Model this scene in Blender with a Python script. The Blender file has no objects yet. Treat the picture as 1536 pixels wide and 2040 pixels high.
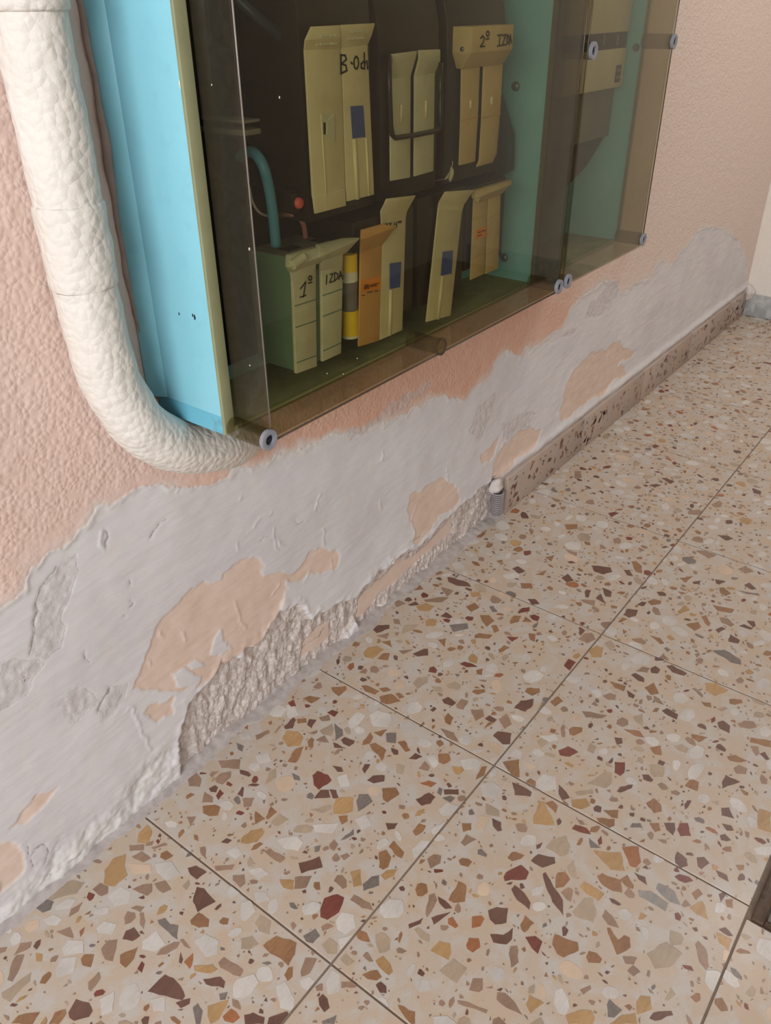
import bpy, bmesh, math, random
import numpy as np
from mathutils import Vector, Matrix

# ------------------------------------------------------------------ camera, world, light, exposure
SC = bpy.context.scene
COL = SC.collection
F_PX, YAW, PIT, ROLL = 1642.0, 0.656648, 0.558223, -0.0087998
CAM = np.array([-0.418213, -0.798062, 1.041940])
FW = np.array([math.cos(YAW) * math.cos(PIT), math.sin(YAW) * math.cos(PIT), -math.sin(PIT)])
_R = np.array([math.sin(YAW), -math.cos(YAW), 0.0])
_U = np.cross(_R, FW)
RT = _R * math.cos(ROLL) + _U * math.sin(ROLL)
UP = -_R * math.sin(ROLL) + _U * math.cos(ROLL)

cam_data = bpy.data.cameras.new('camera')
cam_data.sensor_fit = 'HORIZONTAL'
cam_data.sensor_width = 36.0
cam_data.lens = F_PX / 1536.0 * 36.0
cam_data.clip_start = 0.02
cam = bpy.data.objects.new('camera', cam_data)
COL.objects.link(cam)
cam.matrix_world = Matrix((
    (RT[0], UP[0], -FW[0], CAM[0]),
    (RT[1], UP[1], -FW[1], CAM[1]),
    (RT[2], UP[2], -FW[2], CAM[2]),
    (0, 0, 0, 1)))
SC.camera = cam

world = bpy.data.worlds.new('world')
SC.world = world
world.use_nodes = True
bg = world.node_tree.nodes['Background']
bg.inputs['Color'].default_value = (1.0, 0.96, 0.93, 1)
bg.inputs['Strength'].default_value = 0.42

ld = bpy.data.lights.new('doorway_daylight', 'AREA')
ld.shape = 'RECTANGLE'
ld.size, ld.size_y = 0.8, 1.7
ld.energy = 96.0
ld.color = (0.93, 0.965, 1.0)
lo = bpy.data.objects.new('doorway_daylight', ld)
COL.objects.link(lo)
lo.location = (-2.40, -1.35, 1.55)
lo.rotation_euler = Vector((1.0, 0.42, -0.22)).to_track_quat('-Z', 'Z').to_euler()

l2 = bpy.data.lights.new('ceiling_lamp', 'AREA')  # added light out of view, brightens the far wall and end wall
l2.shape = 'RECTANGLE'; l2.size, l2.size_y = 0.6, 0.6; l2.energy = 12.0; l2.color = (1.0, 0.95, 0.9)
lo2 = bpy.data.objects.new('ceiling_lamp', l2); COL.objects.link(lo2)
lo2.location = (2.15, -0.75, 2.38)
lo2.rotation_euler = Vector((0.0, 0.25, -1.0)).to_track_quat('-Z', 'Y').to_euler()

SC.view_settings.view_transform = 'Standard'
SC.view_settings.look = 'None'
SC.view_settings.gamma = 1.0
SC.view_settings.use_curve_mapping = False
SC.view_settings.exposure = -0.1
SC.cycles.max_bounces = 7
SC.cycles.diffuse_bounces = 3
SC.cycles.transparent_max_bounces = 20

random.seed(7)
RNG = np.random.default_rng(11)

# ------------------------------------------------------------------ helpers
def ray(u, v):
    return FW * F_PX + RT * (u - 768.0) + UP * (1020.0 - v)
def on_y(u, v, y=0.0):
    d = ray(u, v); return CAM + d * ((y - CAM[1]) / d[1])
def on_x(u, v, x):
    d = ray(u, v); return CAM + d * ((x - CAM[0]) / d[0])
def on_z(u, v, z=0.0):
    d = ray(u, v); return CAM + d * ((z - CAM[2]) / d[2])

def srgb(r, g, b):
    def f(c):
        c /= 255.0
        return c / 12.92 if c <= 0.04045 else ((c + 0.055) / 1.055) ** 2.4
    return (f(r), f(g), f(b), 1.0)

def link(name, me, mats, parent=None):
    o = bpy.data.objects.new(name, me)
    COL.objects.link(o)
    if mats is not None:
        if not isinstance(mats, (list, tuple)): mats = [mats]
        if len(me.materials) == 0:
            for m in mats: me.materials.append(m)
    if parent is not None: o.parent = parent
    return o

def empty(name, label=None, cat=None, group=None):
    o = bpy.data.objects.new(name, None)
    COL.objects.link(o)
    o.empty_display_size = 0.05
    if label: tag(o, label, cat, group)
    return o

def tag(o, label, cat, group=None, kind=None):
    o['label'] = label
    if cat: o['category'] = cat
    if group: o['group'] = group
    if kind: o['kind'] = kind
    return o

def mesh_from(verts, faces, smooth=False, name='mesh'):
    me = bpy.data.meshes.new(name)
    me.from_pydata([tuple(map(float, v)) for v in verts], [], faces)
    me.update()
    bm = bmesh.new(); bm.from_mesh(me)
    bmesh.ops.recalc_face_normals(bm, faces=bm.faces)
    bm.to_mesh(me); bm.free()
    if smooth:
        for p in me.polygons: p.use_smooth = True
    return me

class MB:
    """collects geometry for ONE mesh"""
    def __init__(self): self.v = []; self.f = []; self.m = []
    def add(self, vs, fs, mi=0):
        b = len(self.v); self.v += [tuple(map(float, p)) for p in vs]
        for f in fs: self.f.append([i + b for i in f]); self.m.append(mi)
    def box(self, x0, x1, y0, y1, z0, z1, mi=0):
        vs = [(x, y, z) for x in (x0, x1) for y in (y0, y1) for z in (z0, z1)]
        self.add(vs, [(0, 1, 3, 2), (4, 6, 7, 5), (0, 4, 5, 1), (2, 3, 7, 6), (0, 2, 6, 4), (1, 5, 7, 3)], mi)
    def prism(self, pts, off, mi=0):
        """closed polygon of 3-D points pushed along off"""
        n = len(pts); off = np.array(off)
        vs = [np.array(p) for p in pts] + [np.array(p) + off for p in pts]
        fs = [list(range(n)), list(range(2 * n - 1, n - 1, -1))]
        for i in range(n):
            j = (i + 1) % n
            fs.append([i, i + n, j + n, j])
        self.add(vs, fs, mi)
    def tube(self, path, radii, seg=12, caps=True, mi=0):
        path = [np.array(p, float) for p in path]
        if not hasattr(radii, '__len__'): radii = [radii] * len(path)
        n = len(path); rings = []
        t0 = path[1] - path[0]; t0 /= np.linalg.norm(t0)
        a = np.array([0, 0, 1.0]) if abs(t0[2]) < 0.9 else np.array([1.0, 0, 0])
        u = np.cross(t0, a); u /= np.linalg.norm(u)
        for i in range(n):
            t = path[min(i + 1, n - 1)] - path[max(i - 1, 0)]; t /= np.linalg.norm(t)
            u = u - t * (u @ t); u /= np.linalg.norm(u); w = np.cross(t, u)
            rings.append([path[i] + radii[i] * (math.cos(q) * u + math.sin(q) * w)
                          for q in [2 * math.pi * k / seg for k in range(seg)]])
        vs = [p for r in rings for p in r]; fs = []
        for i in range(n - 1):
            for k in range(seg):
                k2 = (k + 1) % seg
                fs.append([i * seg + k, i * seg + k2, (i + 1) * seg + k2, (i + 1) * seg + k])
        if caps:
            fs.append(list(range(seg))[::-1]); fs.append([(n - 1) * seg + k for k in range(seg)])
        self.add(vs, fs, mi)
    def ring(self, c, r0, r1, depth, seg=20, mi=0, ax='y'):
        """flat washer along +Y (r0 inner, r1 outer)"""
        vs = []; fs = []
        for y in (0, depth):
            for r in (r0, r1):
                for k in range(seg):
                    q = 2 * math.pi * k / seg
                    vs.append((c[0] + r * math.cos(q), c[1] + y, c[2] + r * math.sin(q)))
        def I(yy, rr, k): return (yy * 2 + rr) * seg + k % seg
        for k in range(seg):
            fs.append([I(0, 0, k), I(0, 0, k + 1), I(0, 1, k + 1), I(0, 1, k)])
            fs.append([I(1, 0, k), I(1, 1, k), I(1, 1, k + 1), I(1, 0, k + 1)])
            fs.append([I(0, 1, k), I(0, 1, k + 1), I(1, 1, k + 1), I(1, 1, k)])
            fs.append([I(0, 0, k), I(1, 0, k), I(1, 0, k + 1), I(0, 0, k + 1)])
        self.add(vs, fs, mi)
    def build(self, name, mats, parent=None, smooth=False, bevel=0.0, seg=2, angle=None):
        me = mesh_from(self.v, self.f, smooth, name)
        if len(set(self.m)) > 1:
            for p, mi in zip(me.polygons, self.m): p.material_index = mi
        if bevel > 0:
            bm = bmesh.new(); bm.from_mesh(me)
            es = [e for e in bm.edges if len(e.link_faces) == 2 and e.calc_face_angle(0) > 0.5]
            bmesh.ops.bevel(bm, geom=es, offset=bevel, segments=seg, profile=0.5, affect='EDGES', clamp_overlap=True)
            bm.to_mesh(me); bm.free()
            for p in me.polygons: p.use_smooth = True
            try: me.set_sharp_from_angle(angle=math.radians(24))
            except Exception: pass
        if smooth and angle:
            me.set_sharp_from_angle(angle=math.radians(angle))
        return link(name, me, mats, parent)

# ---- materials
class NT:
    def __init__(self, name):
        self.mat = bpy.data.materials.new(name); self.mat.use_nodes = True
        self.t = self.mat.node_tree; self.t.nodes.clear()
        self.out = self.t.nodes.new('ShaderNodeOutputMaterial')
    def n(self, typ, **kw):
        nd = self.t.nodes.new(typ)
        for k, v in kw.items(): setattr(nd, k, v)
        return nd
    def l(self, a, b): self.t.links.new(a, b)
    def val(self, sock, v):
        if hasattr(v, 'is_output') or isinstance(v, bpy.types.NodeSocket): self.l(v, sock)
        else: sock.default_value = v
    def noise(self, scale, detail=3, rough=0.55, co=None, dist=0.0):
        nd = self.n('ShaderNodeTexNoise'); nd.inputs['Scale'].default_value = scale
        nd.inputs['Detail'].default_value = detail; nd.inputs['Roughness'].default_value = rough
        nd.inputs['Distortion'].default_value = dist
        if co is not None: self.l(co, nd.inputs['Vector'])
        return nd.outputs['Fac']
    def ramp(self, fac, a, b, ca=0.0, cb=1.0):
        nd = self.n('ShaderNodeMapRange'); nd.clamp = True
        self.val(nd.inputs['Value'], fac)
        for k, v in (('From Min', a), ('From Max', b), ('To Min', ca), ('To Max', cb)): nd.inputs[k].default_value = v
        return nd.outputs['Result']
    def mix(self, fac, a, b):
        nd = self.n('ShaderNodeMix', data_type='RGBA')
        self.val(nd.inputs[0], fac); self.val(nd.inputs[6], a); self.val(nd.inputs[7], b)
        return nd.outputs[2]
    def math(self, op, a, b=0.0):
        nd = self.n('ShaderNodeMath', operation=op); self.val(nd.inputs[0], a); self.val(nd.inputs[1], b)
        return nd.outputs[0]
    def pos(self): return self.n('ShaderNodeNewGeometry').outputs['Position']
    def bump(self, h, strength, dist, prev=None):
        nd = self.n('ShaderNodeBump'); nd.inputs['Strength'].default_value = strength
        nd.inputs['Distance'].default_value = dist; self.l(h, nd.inputs['Height'])
        if prev is not None: self.l(prev, nd.inputs['Normal'])
        return nd.outputs['Normal']
    def bsdf(self, color, rough=0.5, spec=0.5, metal=0.0, normal=None):
        b = self.n('ShaderNodeBsdfPrincipled')
        self.val(b.inputs['Base Color'], color); self.val(b.inputs['Roughness'], rough)
        b.inputs['Specular IOR Level'].default_value = spec; b.inputs['Metallic'].default_value = metal
        if normal is not None: self.l(normal, b.inputs['Normal'])
        self.l(b.outputs[0], self.out.inputs['Surface'])
        return self.mat

def plain(name, col, rough=0.5, spec=0.4, metal=0.0, var=0.12, scale=60, bump=0.0, dirt=None, dirt_scale=14, dirt_amt=0.5):
    m = NT(name); p = m.pos()
    f = m.noise(scale, 4, 0.6, p)
    dark = tuple(c * (1 - var) for c in col[:3]) + (1,)
    lite = tuple(min(1, c * (1 + var)) for c in col[:3]) + (1,)
    c = m.mix(m.ramp(f, 0.3, 0.7), dark, lite)
    if dirt:
        g = m.noise(dirt_scale, 5, 0.7, p)
        c = m.mix(m.ramp(g, 0.52, 0.75, 0.0, dirt_amt), c, dirt)
    nrm = m.bump(f, bump, 0.001) if bump else None
    return m.bsdf(c, rough, spec, metal, nrm)

M = {}
M['cyan'] = plain('cyan_enamel', srgb(136, 196, 210), 0.38, 0.4, var=0.03, scale=9, dirt=srgb(104, 156, 172), dirt_scale=40, dirt_amt=0.18)
M['cyan_dirty'] = plain('cyan_enamel_dirty', srgb(106, 175, 195), 0.5, 0.3, var=0.05, scale=20, dirt=srgb(96, 100, 104), dirt_scale=16, dirt_amt=0.9)
M['olive_rim'] = plain('olive_plastic_rim', srgb(142, 142, 108), 0.35, 0.5, var=0.08, scale=25)
M['black'] = plain('black_bakelite', srgb(28, 23, 22), 0.35, 0.5, var=0.25, scale=18, dirt=srgb(56, 47, 42), dirt_scale=10, dirt_amt=0.5)
M['backboard'] = plain('dark_back_board', srgb(20, 17, 16), 0.6, 0.3, var=0.2, scale=18)
M['cream'] = plain('cream_plastic', srgb(224, 212, 174), 0.45, 0.4, var=0.05, scale=30, dirt=srgb(190, 172, 130), dirt_scale=22, dirt_amt=0.45)
M['cream2'] = plain('pale_cream_plastic', srgb(208, 204, 180), 0.45, 0.4, var=0.05, scale=30, dirt=srgb(170, 158, 120), dirt_scale=22, dirt_amt=0.4)
M['tan'] = plain('aged_tan_plastic', srgb(206, 180, 132), 0.45, 0.4, var=0.08, scale=25, dirt=srgb(178, 142, 92), dirt_scale=20, dirt_amt=0.6)
M['orange'] = plain('stained_orange_plastic', srgb(208, 158, 96), 0.5, 0.35, var=0.10, scale=22, dirt=srgb(184, 120, 62), dirt_scale=14, dirt_amt=0.7)
M['orange_label'] = plain('orange_paper', srgb(240, 146, 50), 0.6, 0.3, var=0.1, scale=60)
M['green_side'] = plain('green_grey_plastic', srgb(96, 122, 104), 0.5, 0.3, var=0.12, scale=12, dirt=srgb(58, 70, 62), dirt_scale=8, dirt_amt=0.5)
M['blue_label'] = plain('blue_label', srgb(74, 92, 158), 0.6, 0.3, var=0.08, scale=80)
M['ink'] = plain('black_ink', srgb(34, 28, 24), 0.6, 0.2, var=0.1)
M['yellow'] = plain('yellow_paper', srgb(238, 198, 48), 0.5, 0.3, var=0.06, scale=60)
M['ceramic'] = plain('grey_ceramic', srgb(118, 110, 112), 0.35, 0.5, var=0.2, scale=40)
M['white_paper'] = plain('white_paper', srgb(220, 214, 200), 0.5, 0.3)
M['cable_blue'] = plain('blue_cable', srgb(74, 138, 168), 0.4, 0.4, var=0.08)
M['cable_dark'] = plain('navy_cable', srgb(44, 56, 72), 0.4, 0.4)
M['wire_brown'] = plain('brown_wire', srgb(140, 96, 88), 0.4, 0.4)
M['wire_grey'] = plain('grey_wire', srgb(150, 140, 140), 0.4, 0.4)
M['red'] = plain('red_plastic', srgb(214, 92, 92), 0.4, 0.4)
M['screw'] = plain('grey_plastic_screw', srgb(138, 139, 145), 0.35, 0.5, var=0.06, scale=90)
M['hole'] = plain('dark_hole', srgb(40, 40, 48), 0.6, 0.2)
M['bolt'] = plain('bolt_metal', srgb(120, 130, 130), 0.35, 0.5, 0.6)
M['meter_white'] = plain('off_white_casing', srgb(214, 206, 186), 0.5, 0.3, var=0.05, scale=20)
M['meter_grey'] = plain('grey_casing', srgb(128, 124, 118), 0.5, 0.3, var=0.08, scale=20)
M['steel'] = plain('worn_steel', srgb(120, 112, 104), 0.45, 0.4, 0.35, var=0.15, scale=30, dirt=srgb(88, 74, 62), dirt_scale=20, dirt_amt=0.7, bump=0.2)
M['rust'] = plain('rusty_frame', srgb(84, 66, 52), 0.35, 0.5, 0.2, var=0.3, scale=45, dirt=srgb(40, 30, 26), dirt_scale=40, dirt_amt=0.8, bump=0.5)
M['conduit'] = plain('black_corrugated_plastic', srgb(54, 56, 62), 0.4, 0.5)
M['dust'] = plain('dust_fluff', srgb(190, 178, 160), 0.9, 0.1)
M['plaster_lump'] = plain('white_plaster', srgb(206, 196, 190), 0.85, 0.1, var=0.06, scale=60, bump=0.6)
M['pan_dust'] = plain('dusty_olive_film', srgb(146, 150, 116), 0.8, 0.2, var=0.15, scale=30, dirt=srgb(120, 108, 82), dirt_scale=12, dirt_amt=0.7)
M['pink_plaster'] = plain('pink_plaster_seam', srgb(166, 142, 132), 0.9, 0.1, var=0.12, scale=50, bump=0.5)
M['edge_pale'] = plain('pale_smoked_edge', srgb(128, 118, 108), 0.25, 0.6, var=0.1)
M['edge'] = plain('dark_smoked_edge', srgb(66, 54, 40), 0.3, 0.5, var=0.1)
M['cement'] = plain('grey_cement', srgb(176, 166, 162), 0.85, 0.15, var=0.12, scale=70, bump=0.7, dirt=srgb(126, 116, 112), dirt_scale=30, dirt_amt=0.5)

def smoked(name, tint, ior=1.46, rough=0.025, haze=(0.004, 0.016), dust_veil=(150, 140, 110)):
    m = NT(name)
    tr = m.n('ShaderNodeBsdfTransparent'); p = m.pos()
    f = m.noise(7, 4, 0.6, p)
    c = m.mix(m.ramp(f, 0.3, 0.75), tint, tuple(t * 0.93 for t in tint[:3]) + (1,))
    m.l(c, tr.inputs['Color'])
    gl = m.n('ShaderNodeBsdfGlossy'); gl.inputs['Roughness'].default_value = rough
    df = m.n('ShaderNodeBsdfDiffuse'); df.inputs['Color'].default_value = srgb(*dust_veil)
    lw = m.n('ShaderNodeLayerWeight'); lw.inputs['Blend'].default_value = 0.5
    fr = m.math('ADD', 0.028, m.math('MULTIPLY', m.math('POWER', lw.outputs['Facing'], 5.0), 0.85))
    mx0 = m.n('ShaderNodeMixShader'); m.l(m.ramp(m.noise(160, 2, 0.6, p), 0.35, 0.8, haze[0], haze[1]), mx0.inputs[0])
    m.l(tr.outputs[0], mx0.inputs[1]); m.l(df.outputs[0], mx0.inputs[2])
    mx = m.n('ShaderNodeMixShader'); m.l(fr, mx.inputs[0])
    m.l(mx0.outputs[0], mx.inputs[1]); m.l(gl.outputs[0], mx.inputs[2])
    m.l(mx.outputs[0], m.out.inputs['Surface'])
    return m.mat
M['smoke'] = smoked('smoked_plastic', (0.80, 0.79, 0.685, 1))
M['smoke_dusty'] = smoked('dusty_smoked_plastic', (0.77, 0.74, 0.63, 1), haze=(0.045, 0.08), dust_veil=(140, 126, 106))  # cover side walls: their reflected veil is put in as diffuse haze
M['smoke_lug'] = smoked('smoked_plastic_thick', (0.70, 0.66, 0.52, 1))

# wall material driven by the layer masks of the mesh
def wall_material():
    m = NT('peeling_wall'); p = m.pos()
    at = m.n('ShaderNodeAttribute', attribute_name='layers'); sep = m.n('ShaderNodeSeparateColor')
    m.l(at.outputs['Color'], sep.inputs[0])
    at2 = m.n('ShaderNodeAttribute', attribute_name='wear'); sep2 = m.n('ShaderNodeSeparateColor')
    m.l(at2.outputs['Color'], sep2.inputs[0])
    fine = m.noise(220, 1, 0.6, p)
    def edge(s, w=0.10):
        return m.ramp(m.math('ADD', s, m.math('MULTIPLY', m.math('SUBTRACT', fine, 0.5), 0.25)), 0.5 - w, 0.5 + w)
    pl, pe, ro, gr = edge(sep.outputs[0]), edge(sep.outputs[1]), edge(sep.outputs[2]), edge(at.outputs['Alpha'])
    crack, smooth_edge = sep2.outputs[0], sep2.outputs[1]
    big = m.noise(5, 2, 0.6, p); mid = m.noise(28, 3, 0.65, p)
    c = m.mix(m.ramp(big, 0.3, 0.7), srgb(218, 188, 173), srgb(224, 198, 186))
    sx = m.n('ShaderNodeSeparateXYZ'); m.l(p, sx.inputs[0])
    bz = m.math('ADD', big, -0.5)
    orange_band = m.math('MULTIPLY', m.ramp(m.math('ADD', sx.outputs[0], m.math('MULTIPLY', bz, 0.3)), 0.12, 0.42), m.ramp(m.math('ADD', sx.outputs[0], bz), 1.1, 1.9, 1, 0))
    c = m.mix(m.math('MULTIPLY', orange_band, 0.8), c, srgb(208, 158, 132))  # deeper orange along the cabinet stretch of the wall
    far_pale = m.ramp(m.math('ADD', sx.outputs[0], m.math('MULTIPLY', bz, 0.5)), 1.1, 1.7, 0, 0.9)
    c = m.mix(far_pale, c, srgb(220, 203, 192))  # paler far stretch: the light pooling there is put into the wall colour
    c = m.mix(m.ramp(mid, 0.35, 0.75, 0, 0.3), c, srgb(224, 200, 188))
    # plaster
    cp = m.mix(m.ramp(big, 0.3, 0.7), srgb(206, 201, 203), srgb(217, 214, 214))
    cp = m.mix(m.ramp(mid, 0.5, 0.8, 0, 0.6), cp, srgb(222, 214, 204))
    c = m.mix(pl, c, cp)
    c = m.mix(m.ramp(sep2.outputs[2], 0.1, 0.9, 0, 0.75), c, srgb(216, 212, 207))
    cpe = m.mix(m.ramp(mid, 0.3, 0.7), srgb(213, 187, 170), srgb(221, 200, 186))
    c = m.mix(pe, c, cpe)
    cg = m.mix(m.ramp(m.noise(60, 2, 0.7, p), 0.35, 0.7), srgb(182, 172, 170), srgb(206, 199, 196))
    c = m.mix(m.math('MULTIPLY', gr, 0.55), c, cg)
    cr = m.mix(m.ramp(m.noise(90, 3, 0.75, p), 0.35, 0.68), srgb(188, 171, 163), srgb(222, 214, 208))
    c = m.mix(ro, c, cr)
    c = m.mix(m.ramp(crack, 0.3, 1.0, 0, 0.75), c, srgb(112, 104, 102))  # cracks: the shade of their depth is put into the colour
    # relief
    vor = m.n('ShaderNodeTexVoronoi', feature='F1'); vor.inputs['Scale'].default_value = 150
    warp = m.n('ShaderNodeVectorMath', operation='ADD')
    wn = m.n('ShaderNodeTexNoise'); wn.inputs['Scale'].default_value = 60; wn.inputs['Detail'].default_value = 0; m.l(p, wn.inputs['Vector'])
    ws = m.n('ShaderNodeVectorMath', operation='SCALE'); ws.inputs['Scale'].default_value = 0.005
    m.l(wn.outputs['Color'], ws.inputs[0]); m.l(p, warp.inputs[0]); m.l(ws.outputs[0], warp.inputs[1])
    m.l(warp.outputs[0], vor.inputs['Vector'])
    blob = m.math('SUBTRACT', 1.0, m.ramp(vor.outputs['Distance'], 0.15, 0.75))
    covered = m.math('MAXIMUM', m.math('MAXIMUM', pl, pe), m.math('MAXIMUM', ro, smooth_edge))
    st = m.math('MULTIPLY', blob, m.math('SUBTRACT', 1.0, covered))
    mp = m.n('ShaderNodeMapping'); mp.inputs['Rotation'].default_value = (0, math.radians(28), 0)
    mp.inputs['Scale'].default_value = (18, 60, 120); m.l(p, mp.inputs['Vector'])
    tr = m.noise(1.0, 2, 0.6, mp.outputs[0])
    rr = m.noise(170, 3, 0.75, p)
    hh = m.math('ADD', m.math('MULTIPLY', st, 0.0008), m.math('MULTIPLY', m.math('MULTIPLY', tr, pl), 0.0006))
    hh = m.math('ADD', hh, m.math('MULTIPLY', m.math('MULTIPLY', rr, m.math('MAXIMUM', ro, m.math('MULTIPLY', gr, 0.3))), 0.0026))
    n3 = m.bump(hh, 1.0, 1.0)
    return m.bsdf(c, 0.72, 0.22, 0, n3)
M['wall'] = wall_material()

def gotele(name, ca, cb, scale, dist):
    m = NT(name); p = m.pos()
    vor = m.n('ShaderNodeTexVoronoi', feature='F1'); vor.inputs['Scale'].default_value = scale
    wn = m.n('ShaderNodeTexNoise'); wn.inputs['Scale'].default_value = 45; wn.inputs['Detail'].default_value = 1; m.l(p, wn.inputs['Vector'])
    ws = m.n('ShaderNodeVectorMath', operation='SCALE'); ws.inputs['Scale'].default_value = 0.009
    ad = m.n('ShaderNodeVectorMath', operation='ADD')
    m.l(wn.outputs['Color'], ws.inputs[0]); m.l(p, ad.inputs[0]); m.l(ws.outputs[0], ad.inputs[1])
    m.l(ad.outputs[0], vor.inputs['Vector'])
    h = m.math('ADD', m.math('SUBTRACT', 1.0, vor.outputs['Distance']), m.math('MULTIPLY', m.noise(130, 4, 0.6, p), 0.5))
    n1 = m.bump(h, 0.55, dist)
    c = m.mix(m.ramp(m.noise(9, 4, 0.6, p), 0.3, 0.7), ca, cb)
    return m.bsdf(c, 0.6, 0.3, 0, n1)
M['pipe'] = gotele('rough_painted_pipe', srgb(214, 206, 195), srgb(222, 215, 207), 110, 0.0032)
M['end_wall'] = plain('cream_end_wall', srgb(229, 220, 209), 0.65, 0.25, var=0.03, scale=70, bump=0.4)

def terrazzo_base(name, a, b, w, rough=0.33):
    m = NT(name); p = m.pos()
    c = m.mix(m.ramp(m.noise(9, 4, 0.6, p), 0.35, 0.68), a, b)
    c = m.mix(m.ramp(m.noise(30, 3, 0.55, p, 0.6), 0.44, 0.62, 0, 0.8), c, w)
    c = m.mix(m.ramp(m.noise(330, 3, 0.6, p), 0.60, 0.70, 0, 0.45), c, srgb(150, 126, 104))
    r = m.ramp(m.noise(6, 4, 0.6, p), 0.3, 0.7, rough - 0.06, rough + 0.12)
    return m.bsdf(c, r, 0.42)
M['tile'] = terrazzo_base('terrazzo', srgb(187, 166, 144), srgb(184, 168, 152), srgb(186, 179, 172))
M['skirt'] = terrazzo_base('terrazzo_skirting', srgb(182, 160, 144), srgb(168, 150, 138), srgb(172, 160, 152), 0.45)
M['skirt_grey'] = terrazzo_base('grey_skirting', srgb(176, 176, 172), srgb(150, 154, 154), srgb(200, 200, 198), 0.5)
M['grout'] = plain('grout', srgb(126, 110, 97), 0.8, 0.2, var=0.15, scale=60)

def chipmat(name, c, streak, rough=0.32):
    m = NT(name); p = m.pos()
    mp = m.n('ShaderNodeMapping'); mp.inputs['Scale'].default_value = (60, 160, 60)
    mp.inputs['Rotation'].default_value = (0, 0, 0.6); m.l(p, mp.inputs['Vector'])
    f = m.noise(1.0, 4, 0.65, mp.outputs[0], 1.2)
    g = m.noise(11, 2, 0.5, p)
    col = m.mix(m.ramp(f, 0.35, 0.7), c, streak)
    hs = m.n('ShaderNodeHueSaturation'); m.l(col, hs.inputs['Color'])
    m.l(m.ramp(g, 0.3, 0.7, 0.85, 1.15), hs.inputs['Value'])
    return m.bsdf(hs.outputs[0], rough, 0.42)
CH = {
    'd': chipmat('chip_dark_brown', srgb(112, 80, 68), srgb(98, 70, 62)),
    'r': chipmat('chip_red_brown', srgb(126, 70, 56), srgb(104, 60, 54)),
    'b': chipmat('chip_brown', srgb(150, 112, 80), srgb(134, 96, 68)),
    't': chipmat('chip_taupe', srgb(152, 124, 104), srgb(138, 112, 94)),
    'o': chipmat('chip_ochre', srgb(176, 142, 100), srgb(162, 126, 84)),
    'a': chipmat('chip_amber', srgb(160, 106, 70), srgb(144, 92, 62)),
    'g': chipmat('chip_olive_grey', srgb(170, 150, 128), srgb(158, 140, 120)),
    'k': chipmat('chip_slate', srgb(112, 102, 98), srgb(128, 118, 108)),
    's': chipmat('chip_blue_grey', srgb(146, 138, 130), srgb(130, 124, 118)),
    'w': chipmat('chip_white_marble', srgb(197, 191, 186), srgb(189, 179, 168)),
    'c': chipmat('chip_peach', srgb(196, 170, 146), srgb(200, 178, 156)),
}
CLS = list(CH)

# ------------------------------------------------------------------ numpy noise
_tab = RNG.random((256, 256)) * 2 - 1
def vnoise(x, y, s, seed=0):
    x = x / s + seed * 17.31; y = y / s + seed * 9.73
    xi = np.floor(x).astype(int); yi = np.floor(y).astype(int)
    fx = x - xi; fy = y - yi
    fx = fx * fx * (3 - 2 * fx); fy = fy * fy * (3 - 2 * fy)
    g = lambda a, b: _tab[a & 255, b & 255]
    return (g(xi, yi) * (1 - fx) + g(xi + 1, yi) * fx) * (1 - fy) + (g(xi, yi + 1) * (1 - fx) + g(xi + 1, yi + 1) * fx) * fy
def fbm(x, y, s, oct=4, seed=0, gain=0.5):
    r = np.zeros_like(x); a = 1.0
    for k in range(oct):
        r += a * vnoise(x, y, s / 2 ** k, seed + k); a *= gain
    return r
def sdf_poly(px, py, poly):
    """positive inside"""
    poly = np.asarray(poly, float); n = len(poly)
    d2 = np.full(px.shape, 1e9); ins = np.zeros(px.shape, bool)
    for i in range(n):
        ax, ay = poly[i]; bx, by = poly[(i + 1) % n]
        ex, ey = bx - ax, by - ay
        t = np.clip(((px - ax) * ex + (py - ay) * ey) / (ex * ex + ey * ey + 1e-12), 0, 1)
        d2 = np.minimum(d2, (px - ax - t * ex) ** 2 + (py - ay - t * ey) ** 2)
        c = (ay > py) != (by > py)
        with np.errstate(divide='ignore', invalid='ignore'):
            xx = ax + (py - ay) * ex / (ey if abs(ey) > 1e-12 else 1e-12)
        ins ^= c & (px < xx)
    d = np.sqrt(d2)
    return np.where(ins, d, -d)
def dist_line(px, py, pts):
    d2 = np.full(px.shape, 1e9)
    for (ax, ay), (bx, by) in zip(pts[:-1], pts[1:]):
        ex, ey = bx - ax, by - ay
        t = np.clip(((px - ax) * ex + (py - ay) * ey) / (ex * ex + ey * ey + 1e-12), 0, 1)
        d2 = np.minimum(d2, (px - ax - t * ex) ** 2 + (py - ay - t * ey) ** 2)
    return np.sqrt(d2)
def W(s, y=0.0):
    """'x,y x,y ...' read on the photograph -> points (x, z) on the wall plane"""
    out = []
    for t in s.split():
        u, v = map(float, t.split(',')); q = on_y(u, v, y); out.append((q[0], q[2]))
    return out

X_END = 2.866          # end wall
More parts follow.
